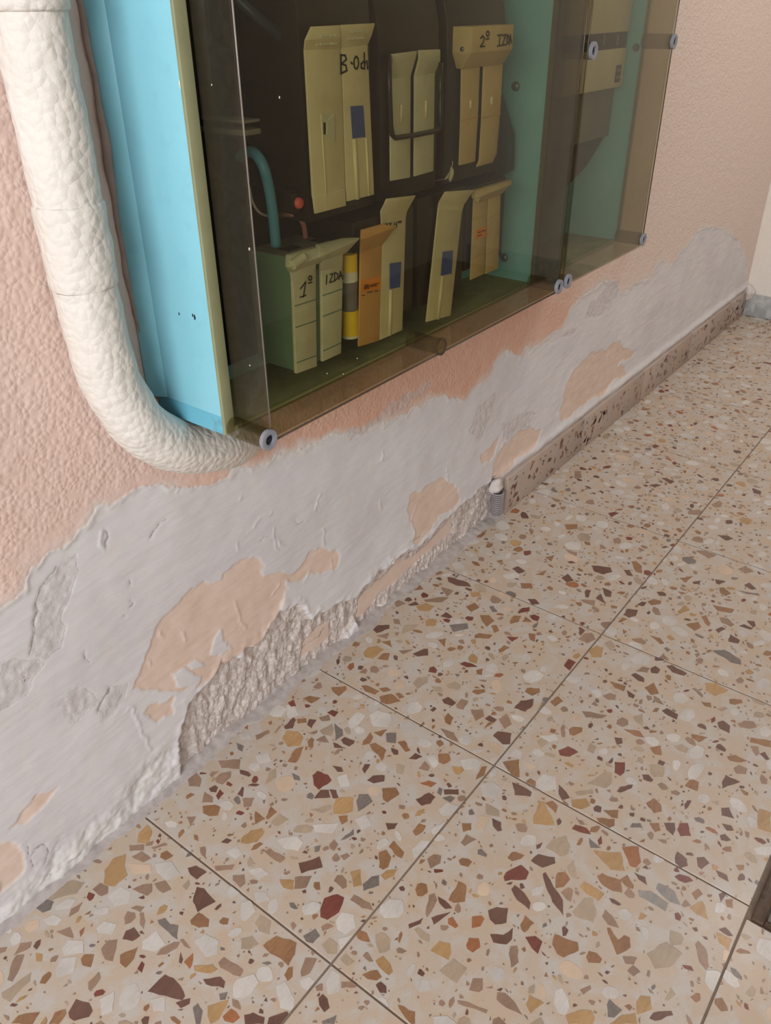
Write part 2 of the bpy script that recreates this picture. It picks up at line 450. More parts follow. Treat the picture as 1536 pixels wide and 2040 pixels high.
# ------------------------------------------------------------------ main wall
def build_wall():
    xs = [-1.50]
    while xs[-1] < X_END:
        x = xs[-1]
        st = 0.02 if x < -0.5 else 0.006 if x < -0.26 else (0.0024 if x < 1.15 else 0.0024 + (x - 1.15) * 0.0022)
        xs.append(x + st)
    xs = np.array(xs); xs[-1] = X_END
    zs = np.concatenate([np.arange(-0.004, 0.67, 0.0024), np.arange(0.67, 1.16, 0.004), np.arange(1.16, 2.41, 0.05)])
    X, Z = np.meshgrid(xs, zs)
    wx = X + 0.010 * fbm(X, Z, 0.05, 3, 1) + 0.003 * fbm(X, Z, 0.012, 2, 5)
    wz = Z + 0.010 * fbm(X, Z, 0.05, 3, 2) + 0.003 * fbm(X, Z, 0.012, 2, 6)
    # layers, outlines read off the wall
    plaster = W('-60,1260 0,1215 30,1190 60,1165 62,1120 85,1092 120,1080 155,1070 190,1025 235,1000 280,980 320,966 400,956 430,950 520,925 560,905 620,885 690,862 780,836 850,800 905,793 925,797 945,770 965,755 985,722 1010,700 1040,703 1060,690 1085,672 1118,650 1130,622 1160,592 1190,568 1215,560 1240,580 1262,570 1290,555 1310,530 1320,523 1335,532 1347,515 1365,490 1380,466 1400,450 1420,446 1450,460 1470,480 1480,510 1488,540 1484,640 1300,860 1010,1080 600,1420 300,1680 -60,1960')
    plaster = [(-1.7, plaster[0][1] + 0.03)] + plaster + [(-1.7, -0.1)]
    S = sdf_poly(wx, wz, plaster)
    peach = [
        '262,1374 273,1328 296,1287 319,1237 378,1178 437,1146 474,1123 510,1107 538,1150 583,1137 638,1096 684,1098 679,1119 629,1151 592,1157 568,1175 565,1205 524,1260 488,1292 456,1315 424,1337 387,1378 340,1392 300,1380',
        '275,1436 305,1412 345,1400 340,1422 305,1446',
        '815,985 830,970 880,960 915,970 920,990 900,1015 870,1032 850,1062 822,1082 825,1040 812,1010',
        '975,962 985,922 1000,882 1030,866 1060,850 1077,860 1070,882 1040,907 1010,937',
        '955,905 972,893 1000,870 985,905 962,925',
        '1118,836 1120,790 1140,742 1180,702 1230,690 1265,702 1232,730 1250,738 1200,782 1150,816',
        '-20,1690 40,1685 46,1722 22,1762 -20,1790',
        '22,1650 60,1585 115,1570 95,1600 50,1640',
    ]
    hole = ['437,1266 455,1272 458,1296 440,1306 420,1298 418,1276', '345,1345 375,1330 395,1350 385,1380 352,1378',
            '565,1160 600,1158 610,1185 590,1208 568,1205', '380,1318 400,1308 408,1322 388,1330']
    P = np.full(X.shape, -1.0)
    for s in peach: P = np.maximum(P, sdf_poly(wx, wz, W(s)))
    for s in hole: P = np.minimum(P, -sdf_poly(wx, wz, W(s)))
    rough = ['362,1440 380,1400 420,1350 440,1320 475,1310 490,1290 530,1260 555,1225 567,1207 600,1215 625,1237 665,1215 690,1195 715,1182 722,1235 700,1260 640,1330 560,1400 372,1545 360,1500',
             '700,1220 715,1185 745,1150 790,1118 850,1075 915,1012 985,952 1012,985 985,1035 925,1085 800,1185 720,1260']
    R = np.full(X.shape, -1.0)
    for s in rough: R = np.maximum(R, sdf_poly(wx, wz, W(s)))
    # old coloured board left inside the long recess
    flat = W('716,1236 722,1190 760,1160 800,1130 860,1085 905,1040 912,1060 880,1090 820,1140 770,1190 735,1228')
    flat2 = W('612,1312 622,1275 660,1248 662,1275 645,1296')
    FL = np.maximum(sdf_poly(wx, wz, flat), sdf_poly(wx, wz, flat2))
    grey = ['945,872 935,860 950,820 985,785 980,820 970,850 952,878', '1165,642 1180,602 1215,572 1235,562 1230,592 1190,632',
            '1116,668 1130,655 1152,648 1140,664', '157,1098 112,1123 87,1164 84,1215 71,1251 55,1301 91,1310 128,1287 132,1242 121,1210 137,1173 155,1146',
            '201,1412 210,1372 245,1364 240,1392 220,1432', '690,850 740,830 800,790 850,760 860,775 800,815 740,845 700,870',
            '0,1320 40,1310 90,1320 60,1380 20,1420 -10,1440', '110,1400 150,1385 200,1400 150,1440', '1000,850 1040,820 1070,815 1050,850 1010,872']
    G = np.full(X.shape, -1.0)
    for s in grey: G = np.maximum(G, sdf_poly(wx, wz, W(s)))
    # dusty lower strip of loose plaster near the floor on the left
    base = sdf_poly(wx, wz, W('-60,1960 -60,1850 100,1700 240,1580 300,1500 372,1470 380,1540 300,1680 100,1830'))
    cracks = ['112,1123 100,1140 87,1164 84,1190 84,1215 76,1235 71,1251 64,1280 55,1301', '45,1345 46,1360 57,1365',
              '170,1295 172,1312 182,1320', '209,1092 214,1070 212,1056', '260,1158 263,1166', '262,1196 268,1206 262,1212',
              '252,1228 256,1230', '300,1068 320,1045 334,1035', '55,1690 62,1715 66,1730', '70,1690 90,1688 94,1700 90,1720', '64,1702 78,1690',
              '590,1040 600,1046 606,1038', '522,1082 530,1072 540,1070', '720,1262 760,1230 790,1200', '200,1420 204,1400 215,1375',
              '600,1300 640,1278 655,1258', '130,1718 160,1700', '92,1745 105,1740', '815,1080 840,1062']
    CK = np.full(X.shape, 1.0)
    for s in cracks: CK = np.minimum(CK, dist_line(wx * 0.6 + X * 0.4, wz * 0.6 + Z * 0.4, W(s)))
    ridges = ['548,1050 556,1075 562,1092', '500,1052 540,1010', '470,1080 472,1100', '562,1070 570,1082', '640,1062 642,1090',
              '630,1015 632,985', '480,985 484,975', '360,975 362,968', '205,1095 208,1060', '660,1110 664,1130', '600,1165 614,1150',
              '465,1200 480,1225 492,1250', '365,1262 372,1275', '325,1262 330,1270', '292,1312 298,1325', '250,1418 268,1450 292,1500', '540,1190 552,1170',
              '828,1005 824,1045 824,1075', '760,925 762,905', '892,960 888,935', '760,1000 762,1020', '1010,850 1000,880 985,930', '1140,735 1120,790 1112,835']
    RD = np.full(X.shape, 1.0)
    for s in ridges: RD = np.minimum(RD, dist_line(wx, wz, W(s)))
    lip = np.exp(-((Z - 0.108) / 0.012) ** 2) * np.clip((X - 1.03) / 0.03, 0, 1)
    ip = np.clip(0.5 + S / 0.012, 0, 1)
    # relief (towards the room is positive)
    h = (1 - ip) * (0.0016 + 0.0004 * fbm(X, Z, 0.012, 2, 20))
    h += ip * (0.0012 * fbm(X, Z, 0.09, 3, 30) + 0.0004 * fbm(X * 0.5, Z * 1.6, 0.02, 3, 34))
    h += 0.0012 * np.exp(-(np.clip(S, 0, 1) / 0.006) ** 2) * (S > 0)
    h -= np.clip(0.5 + P / 0.003, 0, 1) * ip * 0.0014
    h -= np.clip(0.5 + G / 0.004, 0, 1) * (0.0009 + 0.0007 * fbm(X, Z, 0.008, 3, 41))
    h += 0.0013 * np.exp(-(RD / 0.0020) ** 2)
    h -= 0.0007 * np.exp(-(CK / 0.0022) ** 2)
    rr = np.clip(0.5 + R / 0.007, 0, 1); ff = np.clip(0.5 + FL / 0.004, 0, 1)
    h = h * (1 - rr) + rr * (-0.012 + (1 - ff) * (0.0026 * fbm(X * 1.5, Z * 0.8, 0.020, 5, 50, 0.68)))
    h += 0.0025 * np.exp(-((R + 0.006) / 0.007) ** 2) * (0.6 + 0.6 * fbm(X, Z, 0.02, 2, 55))
    bb = np.clip(base / 0.03 + 0.3, 0, 1)
    h += bb * 0.0030 * fbm(X, Z, 0.03, 4, 60, 0.6)
    h += 0.0065 * lip * (1 + 0.25 * fbm(X, Z, 0.05, 3, 70))
    Y = -h
    nz, nx = X.shape
    co = np.stack([X, Y, Z], -1).reshape(-1, 3)
    i = np.arange(nz * nx).reshape(nz, nx)
    q = np.stack([i[:-1, :-1], i[:-1, 1:], i[1:, 1:], i[1:, :-1]], -1).reshape(-1, 4)
    me = bpy.data.meshes.new('wall_back')
    me.vertices.add(len(co)); me.vertices.foreach_set('co', co.astype(np.float32).ravel())
    me.loops.add(q.size); me.loops.foreach_set('vertex_index', q.astype(np.int32).ravel())
    me.polygons.add(len(q)); me.polygons.foreach_set('loop_start', np.arange(0, q.size, 4, dtype=np.int32))
    me.polygons.foreach_set('use_smooth', np.ones(len(q), bool))
    me.update(calc_edges=True)
    w = 0.012
    peach_all = np.maximum(np.minimum(P, S + 0.02), FL)
    rough_only = np.minimum(R, -FL)
    lay = np.stack([np.clip(0.5 + v / w, 0, 1) for v in (S, peach_all, rough_only, G)], -1)
    a = me.color_attributes.new('layers', 'FLOAT_COLOR', 'POINT')
    a.data.foreach_set('color', lay.astype(np.float32).reshape(-1))
    we = np.zeros(X.shape + (4,))
    we[..., 0] = np.exp(-(CK / 0.0012) ** 2)
    we[..., 1] = np.clip(1.0 + S / (0.03 + 0.02 * fbm(X, Z, 0.1, 2, 90)), 0, 1) * (S < 0)
    we[..., 2] = np.clip(bb * (0.5 + fbm(X, Z, 0.03, 3, 80)) + lip * 0.4 + np.exp(-(S / 0.012) ** 2) * (0.6 + 0.5 * fbm(X, Z, 0.06, 2, 85)), 0, 1)
    we[..., 3] = 1
    a = me.color_attributes.new('wear', 'FLOAT_COLOR', 'POINT')
    a.data.foreach_set('color', we.astype(np.float32).reshape(-1))
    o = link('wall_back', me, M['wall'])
    tag(o, 'salmon rough-cast wall with scraped grey plaster along its foot', None, None, 'structure')
    return o
build_wall()

b = MB(); b.box(X_END, X_END + 0.1, -2.4, 0.02, -0.02, 2.4)
tag(b.build('wall_right', M['end_wall']), 'cream painted end wall closing the passage', None, None, 'structure')

b = MB(); b.box(-0.3, X_END, -1.85, -1.75, -0.02, 2.4)
tag(b.build('wall_front', M['end_wall']), 'cream painted wall across the passage', None, None, 'structure')

# ------------------------------------------------------------------ floor: grout bed, tiles, stone chips
T = 0.4; D1 = 0.382
X0, X1, Y0, Y1 = -1.6, X_END, -1.75, 0.0
b = MB(); b.box(X0, X1, Y0, 0.0, -0.03, -0.0016)
floor = b.build('floor', M['grout'])
tag(floor, 'terrazzo tiled floor of the passage', None, None, 'structure')
HATCH = (0.381, 0.79, -1.19, -0.788)
tiles = {}
def make_tile(ix, jy):
    x0, x1 = ix * T, min((ix + 1) * T, X_END)
    y1 = 0.0 if jy == 0 else -D1 - (jy - 1) * T
    y0 = -D1 - jy * T
    g = 0.0015
    if ix == 0 and jy == 2: x1 = HATCH[0] - 0.002 + g
    if ix == 1 and jy == 2: return
    bb = MB(); bb.box(x0 + g, x1 - g, y0 + g, y1 - (g if jy else 0), -0.02, 0.0)
    tiles[(ix, jy)] = (bb.build('floor_tile', M['tile'], floor, bevel=0.0006, seg=1), (x0 + g, x1 - g, y0 + g, y1 - g))
for ix in range(-4, 8):
    for jy in range(0, 3):
        make_tile(ix, jy)

# outlines of the larger chips: kind, then corners as read on the photograph (@ x y scale of each detail)
CHIPS = '''
@0 1640 3.072
t 790,135 885,130 880,165 795,170
t 890,120 940,110 930,135 895,140
t 925,150 1010,120 1025,135 940,160
t 805,205 870,170 925,215 875,240
b 985,185 1020,168 1060,200 1010,228 980,210
o 635,370 640,290 690,220 770,190 760,260 780,320 700,390
c 780,250 920,255 930,300 810,315
w 945,250 1050,235 1100,310 1020,350 960,300
d 1150,275 1200,260 1265,300 1205,345 1165,315
t 810,405 870,378 930,372 930,420 900,445 850,425
t 945,370 1010,352 1048,405 1000,428 965,405
t 565,405 615,365 662,385 660,430 620,447
g 350,370 440,350 520,360 470,430 300,480 270,420
k 220,520 260,465 330,480 310,530 260,548
w 330,515 420,460 465,470 430,520 350,530
w 660,450 740,390 800,420 790,490 700,510
t 420,575 435,525 508,482 480,540
t 345,665 430,635 450,705 400,690
w 265,590 330,560 380,590 350,625 290,620
c 150,640 180,600 240,590 240,640 180,670
t 760,580 780,540 825,550 830,580 800,610 765,620
t 800,520 835,505 885,512 860,545
t 855,550 880,548 888,600 880,650 855,620
d 1180,480 1205,390 1250,400 1320,480 1210,545
b 1165,595 1215,548 1280,590 1275,635 1215,640 1170,620
k 965,595 1010,582 1040,620 1092,628 1085,712 1030,665 975,620
d 750,710 770,660 820,638 858,690 810,722
t 618,770 660,720 718,712 710,770 690,845 645,835
b 735,805 845,758 820,830 770,885 735,855
b 495,830 515,805 575,805 555,882 505,870
g 10,1040 190,915 180,970 60,1095 15,1070
t 45,960 75,850 100,810 148,805 75,970
t 85,810 125,735 195,725 185,760
t 540,975 605,910 615,950 555,1030 540,1015
d 905,1030 1010,928 1060,950 1105,1000 1132,1062 1115,1082 1010,1055
d 418,1160 465,1078 545,1100 567,1150 545,1185 455,1210 425,1190
b 70,1225 110,1180 245,1158 200,1229
b 300,1229 335,1160 400,1140 405,1170 360,1229
a 1125,850 1182,795 1175,870 1160,893
d 1095,850 1105,790 1120,835 1110,862
o 1185,875 1300,865 1330,895 1290,920 1190,905
t 1335,855 1370,820 1490,900 1470,940 1430,930 1350,885
d 1243,955 1350,940 1378,970 1370,1010 1260,985
o 1270,1120 1400,1080 1340,1200 1290,1229 1270,1180
k 1180,1130 1210,1105 1240,1150 1225,1229 1200,1229
w 870,720 960,660 1010,740 950,785 870,770
w 1190,720 1260,680 1340,720 1330,800 1260,820
w 590,640 640,600 715,620 690,680 600,670
w 380,770 420,715 510,720 510,790 390,810
w 340,900 370,830 470,820 450,910 350,945
w 920,1080 1010,1060 1010,1150 940,1150
w 610,1080 700,1030 690,1150 620,1180
o 850,60 900,10 930,50 910,120 840,120
b 1185,70 1210,75 1215,110 1190,100
t 1225,150 1255,145 1262,220 1230,190
t 1315,265 1435,255 1420,285 1320,290
t 1425,320 1495,315 1500,370 1470,395 1425,350
t 1100,715 1120,710 1165,768 1130,755
d 1075,1100 1165,1072 1160,1105 1105,1132
@480 1640 3.072
o 0,95 60,45 130,30 145,55 100,115 40,128 0,120
t 145,175 175,155 272,218 240,243
d 353,245 480,205 500,270 370,308
o 235,345 325,350 320,408 260,395
t 330,330 435,322 400,395 325,402
o 668,300 730,285 740,380 690,392
k 745,375 800,328 845,320 845,380 750,415
o 855,320 890,288 960,280 935,325 880,348
b 845,180 890,165 920,210 900,270 870,285 845,270
b 905,145 935,108 998,180 985,215 960,205
r 485,530 510,460 590,435 632,455 600,545 530,592 487,575
t 668,470 690,438 790,490 810,535 740,520
t 490,635 530,612 568,632 500,662
k 380,690 455,645 485,690 440,735 400,725
b 135,750 215,690 340,735 330,800 290,872
g 85,610 120,560 185,600 175,682 110,660
g 0,705 70,690 110,740 50,775 0,770
b 265,930 290,885 318,880 315,940 285,968
t 365,910 395,825 465,830 420,920 370,940
g 495,745 540,705 590,740 585,800 530,800
b 1270,470 1330,355 1378,380 1370,480 1300,487
t 1130,555 1150,440 1185,428 1200,470 1140,578
d 1205,450 1250,475 1292,520 1250,525 1215,490
d 1025,620 1115,580 1100,615 1030,645
d 1165,580 1282,545 1230,585 1180,622
g 1060,650 1085,638 1155,685 1150,728 1100,705
o 1160,780 1215,720 1280,735 1285,800 1270,838
a 1378,745 1395,702 1455,705 1465,760 1420,792 1385,770
o 823,840 870,812 915,860 930,910 905,932 850,885
g 1215,905 1300,828 1382,890 1320,980
d 20,1175 75,1160 145,1190 140,1229 25,1229
d 475,1070 500,1045 530,1075 543,1130 510,1158 480,1115
k 495,1215 585,1175 570,1229 500,1229
b 960,1112 1065,1155 1065,1229 1040,1229 985,1160
t 1325,1085 1510,1145 1500,1165 1410,1130 1330,1105
t 615,972 705,970 705,1005 615,1010
g 605,835 640,800 695,850 650,875
w 580,600 620,545 690,560 700,640 640,680 590,650
w 595,710 690,680 690,740 610,790
w 520,970 560,900 610,930 600,1030 530,1050
w 215,1000 270,970 330,1080 320,1150 240,1130
w 360,960 420,940 462,980 420,1030 370,1000
w 1045,160 1110,105 1155,110 1140,170 1060,215
w 440,10 600,0 560,60 450,50
w 220,100 340,80 380,120 350,170 260,150
w 45,290 120,270 170,310 110,350
w 75,420 150,420 180,470 100,490
w 0,490 60,470 90,540 30,600 0,590
d 885,0 960,0 940,35 900,42
b 1050,50 1090,0 1132,15 1115,50 1070,78
b 1350,0 1410,0 1410,40 1360,55
t 1345,120 1380,70 1440,100 1370,140
t 1140,220 1180,192 1225,200 1220,245 1160,278
d 1512,535 1536,525 1536,605
t 540,130 570,98 595,130 570,170 545,155
t 605,200 650,183 668,200 630,228
k 610,105 690,35 692,70 640,98
@960 1640 3.072
r 550,35 570,10 640,30 668,68 600,55
g 390,150 440,100 515,80 540,140 530,185 480,205
d 300,230 345,190 445,210 450,245 370,272
r 133,330 150,300 240,255 288,300 270,345 140,355
d 180,405 200,380 260,430 298,490 290,530 215,470
d 372,310 390,300 420,350 495,470 498,565 430,480 395,400
b 450,340 465,302 510,300 540,345 500,390 450,400
t 485,425 530,395 557,410 545,480 520,470
o 600,390 625,360 750,435 715,475 640,430
b 705,325 735,308 850,350 858,425 800,415 735,375
b 848,345 890,318 930,385 925,402 880,385
o 680,165 850,178 875,290 790,285 735,230
a 858,148 960,145 973,240 945,272 905,260
d 930,300 1000,330 1012,380 960,345
s 1065,400 1080,368 1180,420 1215,500 1150,480
s 955,410 1030,415 1140,490 1125,540 1040,490 965,450
g 555,540 625,460 680,462 700,560 680,607 570,570
d 38,535 90,513 160,520 150,610 80,620 50,590
d 50,680 130,685 190,640 185,710 150,742 70,730
b 235,620 265,563 322,612 260,670 240,650
b 430,740 445,680 530,715 585,730 592,780 500,822 460,800
t 735,570 755,528 800,570 838,640 770,620
b 765,640 785,640 835,715 870,685 905,700 910,760 825,805 800,740
t 165,800 175,755 215,750 225,850 180,885
t 90,1080 95,1035 145,1040 205,1100 248,1175 150,1130
o 270,1110 290,1050 380,1100 300,1165
o 510,1180 600,1145 670,1150 690,1200 680,1229 530,1229
k 765,1110 780,1078 858,1145 810,1190 770,1185
o 945,1095 970,1055 1030,1060 1040,1140 950,1170
d 1025,1195 1050,1160 1160,1150 1170,1175 1060,1210
o 785,1229 860,1175 940,1165 950,1229
b 1275,1065 1310,1040 1335,1045 1335,1085 1310,1098
t 1305,740 1325,720 1370,770 1390,880 1370,900 1330,850
t 860,815 950,825 930,865 880,860
t 890,905 925,870 970,910 930,938
g 1010,800 1130,730 1225,800 1150,880 1060,890
d 1180,215 1195,172 1255,220 1260,260 1220,273 1185,245
d 1315,210 1360,208 1392,245 1345,282 1322,265
r 1195,40 1210,0 1260,0 1280,78 1215,80
d 1115,0 1180,0 1185,40 1170,75 1130,40
b 1025,0 1085,0 1095,45 1060,55
k 905,25 920,0 970,0 985,28
b 740,0 812,0 780,28
d 1432,290 1500,320 1510,358 1450,325
o 1270,515 1350,475 1385,590 1310,555
b 1490,470 1536,465 1536,520 1500,510
d 1450,650 1490,638 1536,690 1510,690
o 1435,670 1530,715 1510,775 1450,730
b 1285,430 1325,402 1350,435 1310,470
t 600,1020 665,992 668,1015 620,1050
g 1120,1085 1155,1005 1185,1050 1140,1085
g 520,270 560,225 580,345 550,330
k 655,90 730,150 665,150
@300 1340 3.072
b 1105,90 1195,82 1200,105 1150,145 1115,115
b 930,160 975,142 1040,155 985,188
r 840,185 875,165 890,205 860,210
r 1080,245 1110,228 1150,240 1125,272
t 1030,275 1090,258 1100,292 1050,298
d 815,330 875,275 890,290 870,340 825,347
b 895,285 950,280 955,305 900,312
d 958,320 970,285 1015,290 985,340
g 1035,355 1110,315 1120,350 1105,388 1050,378
k 1125,310 1175,350 1178,385 1130,418
o 805,400 830,355 900,360 935,400 915,450 840,455
b 960,420 985,398 1002,410 990,465 965,455
t 1010,415 1065,385 1090,428
b 840,545 885,470 935,455 920,500 890,552
t 640,385 725,350 730,370 650,412
t 755,370 790,325 800,330 770,368
d 1117,428 1195,465 1125,460
b 1300,420 1345,365 1362,395 1340,435 1295,445
b 1365,365 1450,348 1410,392
k 1440,372 1503,370 1500,432 1445,425
b 1340,440 1375,430 1443,475 1415,542
t 415,540 550,532 545,590 435,585
t 395,650 425,620 490,605 490,640 440,685 405,675
t 360,625 375,605 420,605 375,642
t 220,640 270,600 312,650 300,700 235,695
r 400,755 425,715 448,740 415,780
d 530,745 560,698 572,705 565,762
t 315,795 330,730 382,765 380,795
t 562,770 635,765 615,820 570,825
b 640,850 700,895 640,930
b 705,885 735,820 772,855 715,900
g 735,920 790,865 845,905 770,942
r 990,630 1020,602 1085,625 1108,660 1030,718 1000,690
d 1000,770 1040,720 1090,720 1100,765
d 1095,715 1135,720 1150,765 1115,770
o 1118,830 1130,770 1240,765 1235,850 1180,868 1120,865
k 1258,790 1275,745 1330,745 1358,790 1270,850
b 1415,710 1500,705 1522,745 1450,795 1425,780
c 1325,710 1370,690 1408,700 1390,755 1340,745
d 1325,660 1360,632 1432,630 1430,665 1365,678
d 1295,590 1310,560 1345,560 1310,618
k 865,615 910,635 915,662 880,655
g 705,685 725,610 765,585 770,640
d 1112,570 1170,580 1180,605 1145,608
t 220,885 275,882 245,945
d 1430,870 1505,872 1512,945 1455,962
g 980,840 1100,808 1110,830 1050,862
b 1150,880 1205,875 1205,910 1170,930
w 1000,940 1060,880 1130,900 1140,960 1030,985
w 1250,900 1320,870 1350,930 1290,960
w 830,200 880,200 910,260 840,280
w 640,510 720,490 740,540 660,560
w 540,380 600,360 620,400 560,410
w 1140,640 1200,620 1220,690 1160,700
w 530,1060 460,1100 520,1140 560,1110
k 525,430 570,450 560,485 535,470
@780 1300 3.072
d 750,340 790,295 868,283 865,325 820,362
b 815,240 830,218 905,220 908,245 860,265
b 970,300 1020,268 1050,298 1000,330
t 885,370 920,300 938,310 895,375
r 1055,80 1085,40 1128,60 1090,110
t 485,348 560,355 568,390 515,420
d 570,405 600,385 645,412 620,430
t 655,410 705,375 735,440 690,468
d 620,510 650,482 735,495 725,560 680,562
b 565,470 590,430 635,425
c 590,545 650,555 690,590 650,630 600,590
b 322,400 345,370 378,400 360,445 330,430
t 395,320 425,285 470,300 440,350 400,340
d 308,290 345,272 395,308 370,328 320,310
g 130,190 160,155 222,150 222,185 160,222
g 335,200 390,180 425,205 410,232 350,220
g 240,205 300,210 318,240 270,240
t 300,465 380,490 410,550 340,520
b 680,670 780,655 782,765 740,755
d 738,795 800,820 858,855 850,882 755,872
b 815,795 850,770 882,790 880,822
d 1022,810 1065,850 1090,890 1045,905 1025,870
o 868,1000 905,915 935,910 998,1055 870,1050
b 940,920 985,908 1018,940 1005,985
o 1100,905 1190,895 1218,935 1160,960 1105,945
g 1120,855 1230,838 1235,865 1140,872
g 1195,805 1300,735 1345,735 1350,800 1310,832
r 1022,600 1080,575 1142,610 1090,638 1030,628
r 1365,670 1428,672 1425,735 1400,755 1365,735
d 1380,850 1400,822 1478,810 1470,830 1400,858
d 1235,950 1255,935 1285,945 1280,980 1240,970
b 1295,965 1390,965 1385,1015 1345,1008
b 1255,1015 1365,1020 1365,1060 1330,1075 1270,1040
k 1465,1070 1485,1015 1536,1045 1536,1070
r 1105,1065 1180,1070 1222,1112 1130,1095
t 1210,1135 1280,1195 1215,1195
b 430,1065 460,1020 495,1075 435,1100
d 615,1015 670,1040 675,1090 650,1095 620,1060
c 510,1060 540,1000 605,1005 560,1085 520,1085
t 425,1180 470,1115 515,1155 440,1180
t 130,1110 180,1042 210,1065 190,1105 140,1122
g 575,925 660,970 660,1005 580,990
d 148,900 230,858 268,885 240,925 185,938
d 320,840 410,838 412,870 325,870
k 310,890 360,875 390,890 360,918
o 370,695 430,700 445,720 410,750 385,740
b 285,622 350,620 362,660 320,685 290,670
t 165,710 205,665 235,700 225,725
b 515,780 550,700 585,695 570,750
d 105,650 145,615 190,638 150,655
b 38,548 80,540 115,600 85,608
b 1085,470 1110,455 1168,460 1165,485 1115,510 1090,500
t 1035,470 1045,442 1065,450 1060,520 1042,515
g 890,540 920,525 962,548 915,582
t 1165,360 1320,385 1290,402 1190,398
t 1290,265 1340,248 1375,260 1365,290 1325,290
d 1440,230 1490,262 1480,282 1450,270
b 1335,175 1435,205 1420,238 1360,210
g 1480,395 1536,375 1536,450 1490,420
d 1365,520 1410,525 1415,555 1380,565
g 1195,600 1215,555 1255,580 1235,620
w 885,790 925,745 1005,760 1005,840 900,850
w 545,810 620,790 665,830 640,880 560,880
w 420,660 500,645 555,670 530,720 440,710
w 210,640 260,630 290,680 260,710
w 715,630 760,590 800,610 790,650
w 285,960 340,920 410,940 400,985 310,1000
w 240,1080 330,1035 355,1040 300,1105 250,1110
w 130,1200 180,1150 235,1150 215,1210
w 50,440 100,425 160,450 130,480 60,480
w 905,510 1000,500 1020,535 950,550
a 175,800 230,785 275,800 240,825
@1136 1140 3.84
d 735,715 780,710 895,775 870,792 780,765
k 1085,600 1180,595 1300,665 1308,708 1230,690
o 1030,850 1110,848 1210,905 1110,948 1040,905
b 568,885 640,845 678,930 620,940
g 480,1105 520,1085 668,1150 600,1208 520,1160
d 700,1060 740,1040 825,1090 815,1128 745,1095
d 1125,1150 1170,1135 1222,1175 1218,1232 1140,1195
t 1280,1160 1330,1138 1405,1145 1428,1185 1370,1198 1300,1185
d 465,785 500,772 565,810 565,842 520,830
d 430,905 455,900 498,935 480,965 445,945
b 305,840 430,870 405,912 350,880
b 90,1065 200,1080 290,1098 230,1118 120,1110
b 0,1190 85,1188 95,1215 60,1240 0,1225
b 410,1200 530,1215 565,1265 490,1250
g 790,1330 855,1318 908,1350 890,1385 830,1365
b 610,1345 695,1328 698,1400 640,1390
b 925,1240 1050,1265 985,1300 930,1265
d 1210,530 1225,475 1298,520 1285,545
b 885,400 980,380 1002,420 950,450
o 820,300 880,252 915,290 835,322
b 1090,250 1255,285 1235,312 1130,295
b 590,225 640,205 700,220 690,245 620,252
d 510,250 550,225 585,232 560,262
d 405,325 440,280 518,290 500,335 450,348
b 365,380 400,345 440,360 390,385
t 80,210 190,215 188,260 110,235
d 195,200 235,165 275,240
d 110,150 125,132 160,140 140,195 115,190
d 245,120 320,150 310,190 270,185
t 60,510 110,468 165,465 195,515 130,545
o 145,600 200,560 255,580 240,650 165,650
g 260,545 310,525 345,570 310,600
d 62,425 80,420 115,445 75,485
t 470,510 540,505 582,535 565,555 490,530
b 610,485 690,505 718,545 690,550
t 500,755 560,722 610,735 590,770
d 615,735 650,718 688,745 670,775 620,770
t 680,655 715,620 755,680
b 875,1635 915,1582 985,1605 975,1675
d 1160,1605 1190,1552 1298,1605 1165,1655
t 1250,1500 1290,1475 1355,1505 1345,1545 1270,1540
b 1200,1410 1265,1400 1350,1445 1300,1455 1220,1440
b 580,1765 640,1728 695,1780 700,1830 640,1845
b 595,1870 620,1845 665,1870 690,1985 640,1980 605,1920
d 720,1885 780,1885 805,1940 790,1990 740,1950
k 455,1950 480,1885 555,1930 550,1955
d 1155,1805 1215,1800 1255,1885 1160,1860
o 1445,1810 1536,1840 1536,1990 1440,1960
d 550,1550 600,1550 635,1590 620,1605 560,1585
b 1005,340 1040,330 1075,390 1060,415 1030,390
t 1140,345 1200,350 1255,400 1230,418 1155,385
d 1110,440 1160,418 1190,435 1135,465
d 1290,410 1330,398 1400,430 1380,440
d 1350,370 1410,375 1420,410 1400,425
b 1380,1265 1536,1290 1536,1340 1375,1300
t 1380,1330 1440,1335 1450,1390 1420,1405
d 1450,1390 1490,1375 1525,1430 1500,1438
b 1215,970 1310,975 1320,1000 1260,1015 1218,1005
b 1000,990 1075,1000 1080,1035 1030,1025
t 930,890 955,885 1018,940 1010,962
b 1140,120 1175,118 1230,165 1190,182 1145,155
d 1330,100 1370,80 1425,130 1390,135
k 1290,140 1440,165 1450,180 1350,165
b 835,45 940,32 885,82
d 1110,55 1190,70 1140,95 1115,85
d 935,75 1000,65 990,92 945,90
w 450,660 540,620 625,660 600,710 490,700
@620 1060 3.072
d 833,275 870,280 960,310 978,335 900,330 840,305
o 968,370 1030,368 1042,395 985,398
t 795,338 870,360 830,395
t 690,415 780,400 842,402 800,430 700,428
o 640,455 700,435 755,455 720,485 660,480
t 505,405 578,440 520,460
d 590,445 640,425 662,445 610,452
b 945,455 1000,432 1030,460 980,490
d 790,515 825,490 865,520 845,530
b 1032,510 1090,510 1122,545 1075,580 1045,545
b 1100,575 1130,568 1150,605 1120,618
k 845,570 955,558 962,590 870,612
b 1000,630 1030,618 1110,630 1090,652 1000,650
d 375,595 410,570 478,568 480,590 400,618
t 400,635 475,615 465,655
b 428,672 485,665 495,708
o 320,735 350,705 400,697 445,720 375,775 330,765
b 405,775 440,742 480,742 470,785
o 700,550 720,530 770,538 765,572 705,578
g 550,625 570,570 655,568 610,605
d 620,745 690,715 715,715 715,755 650,762
t 535,725 625,718 560,748
b 775,660 825,652 818,705
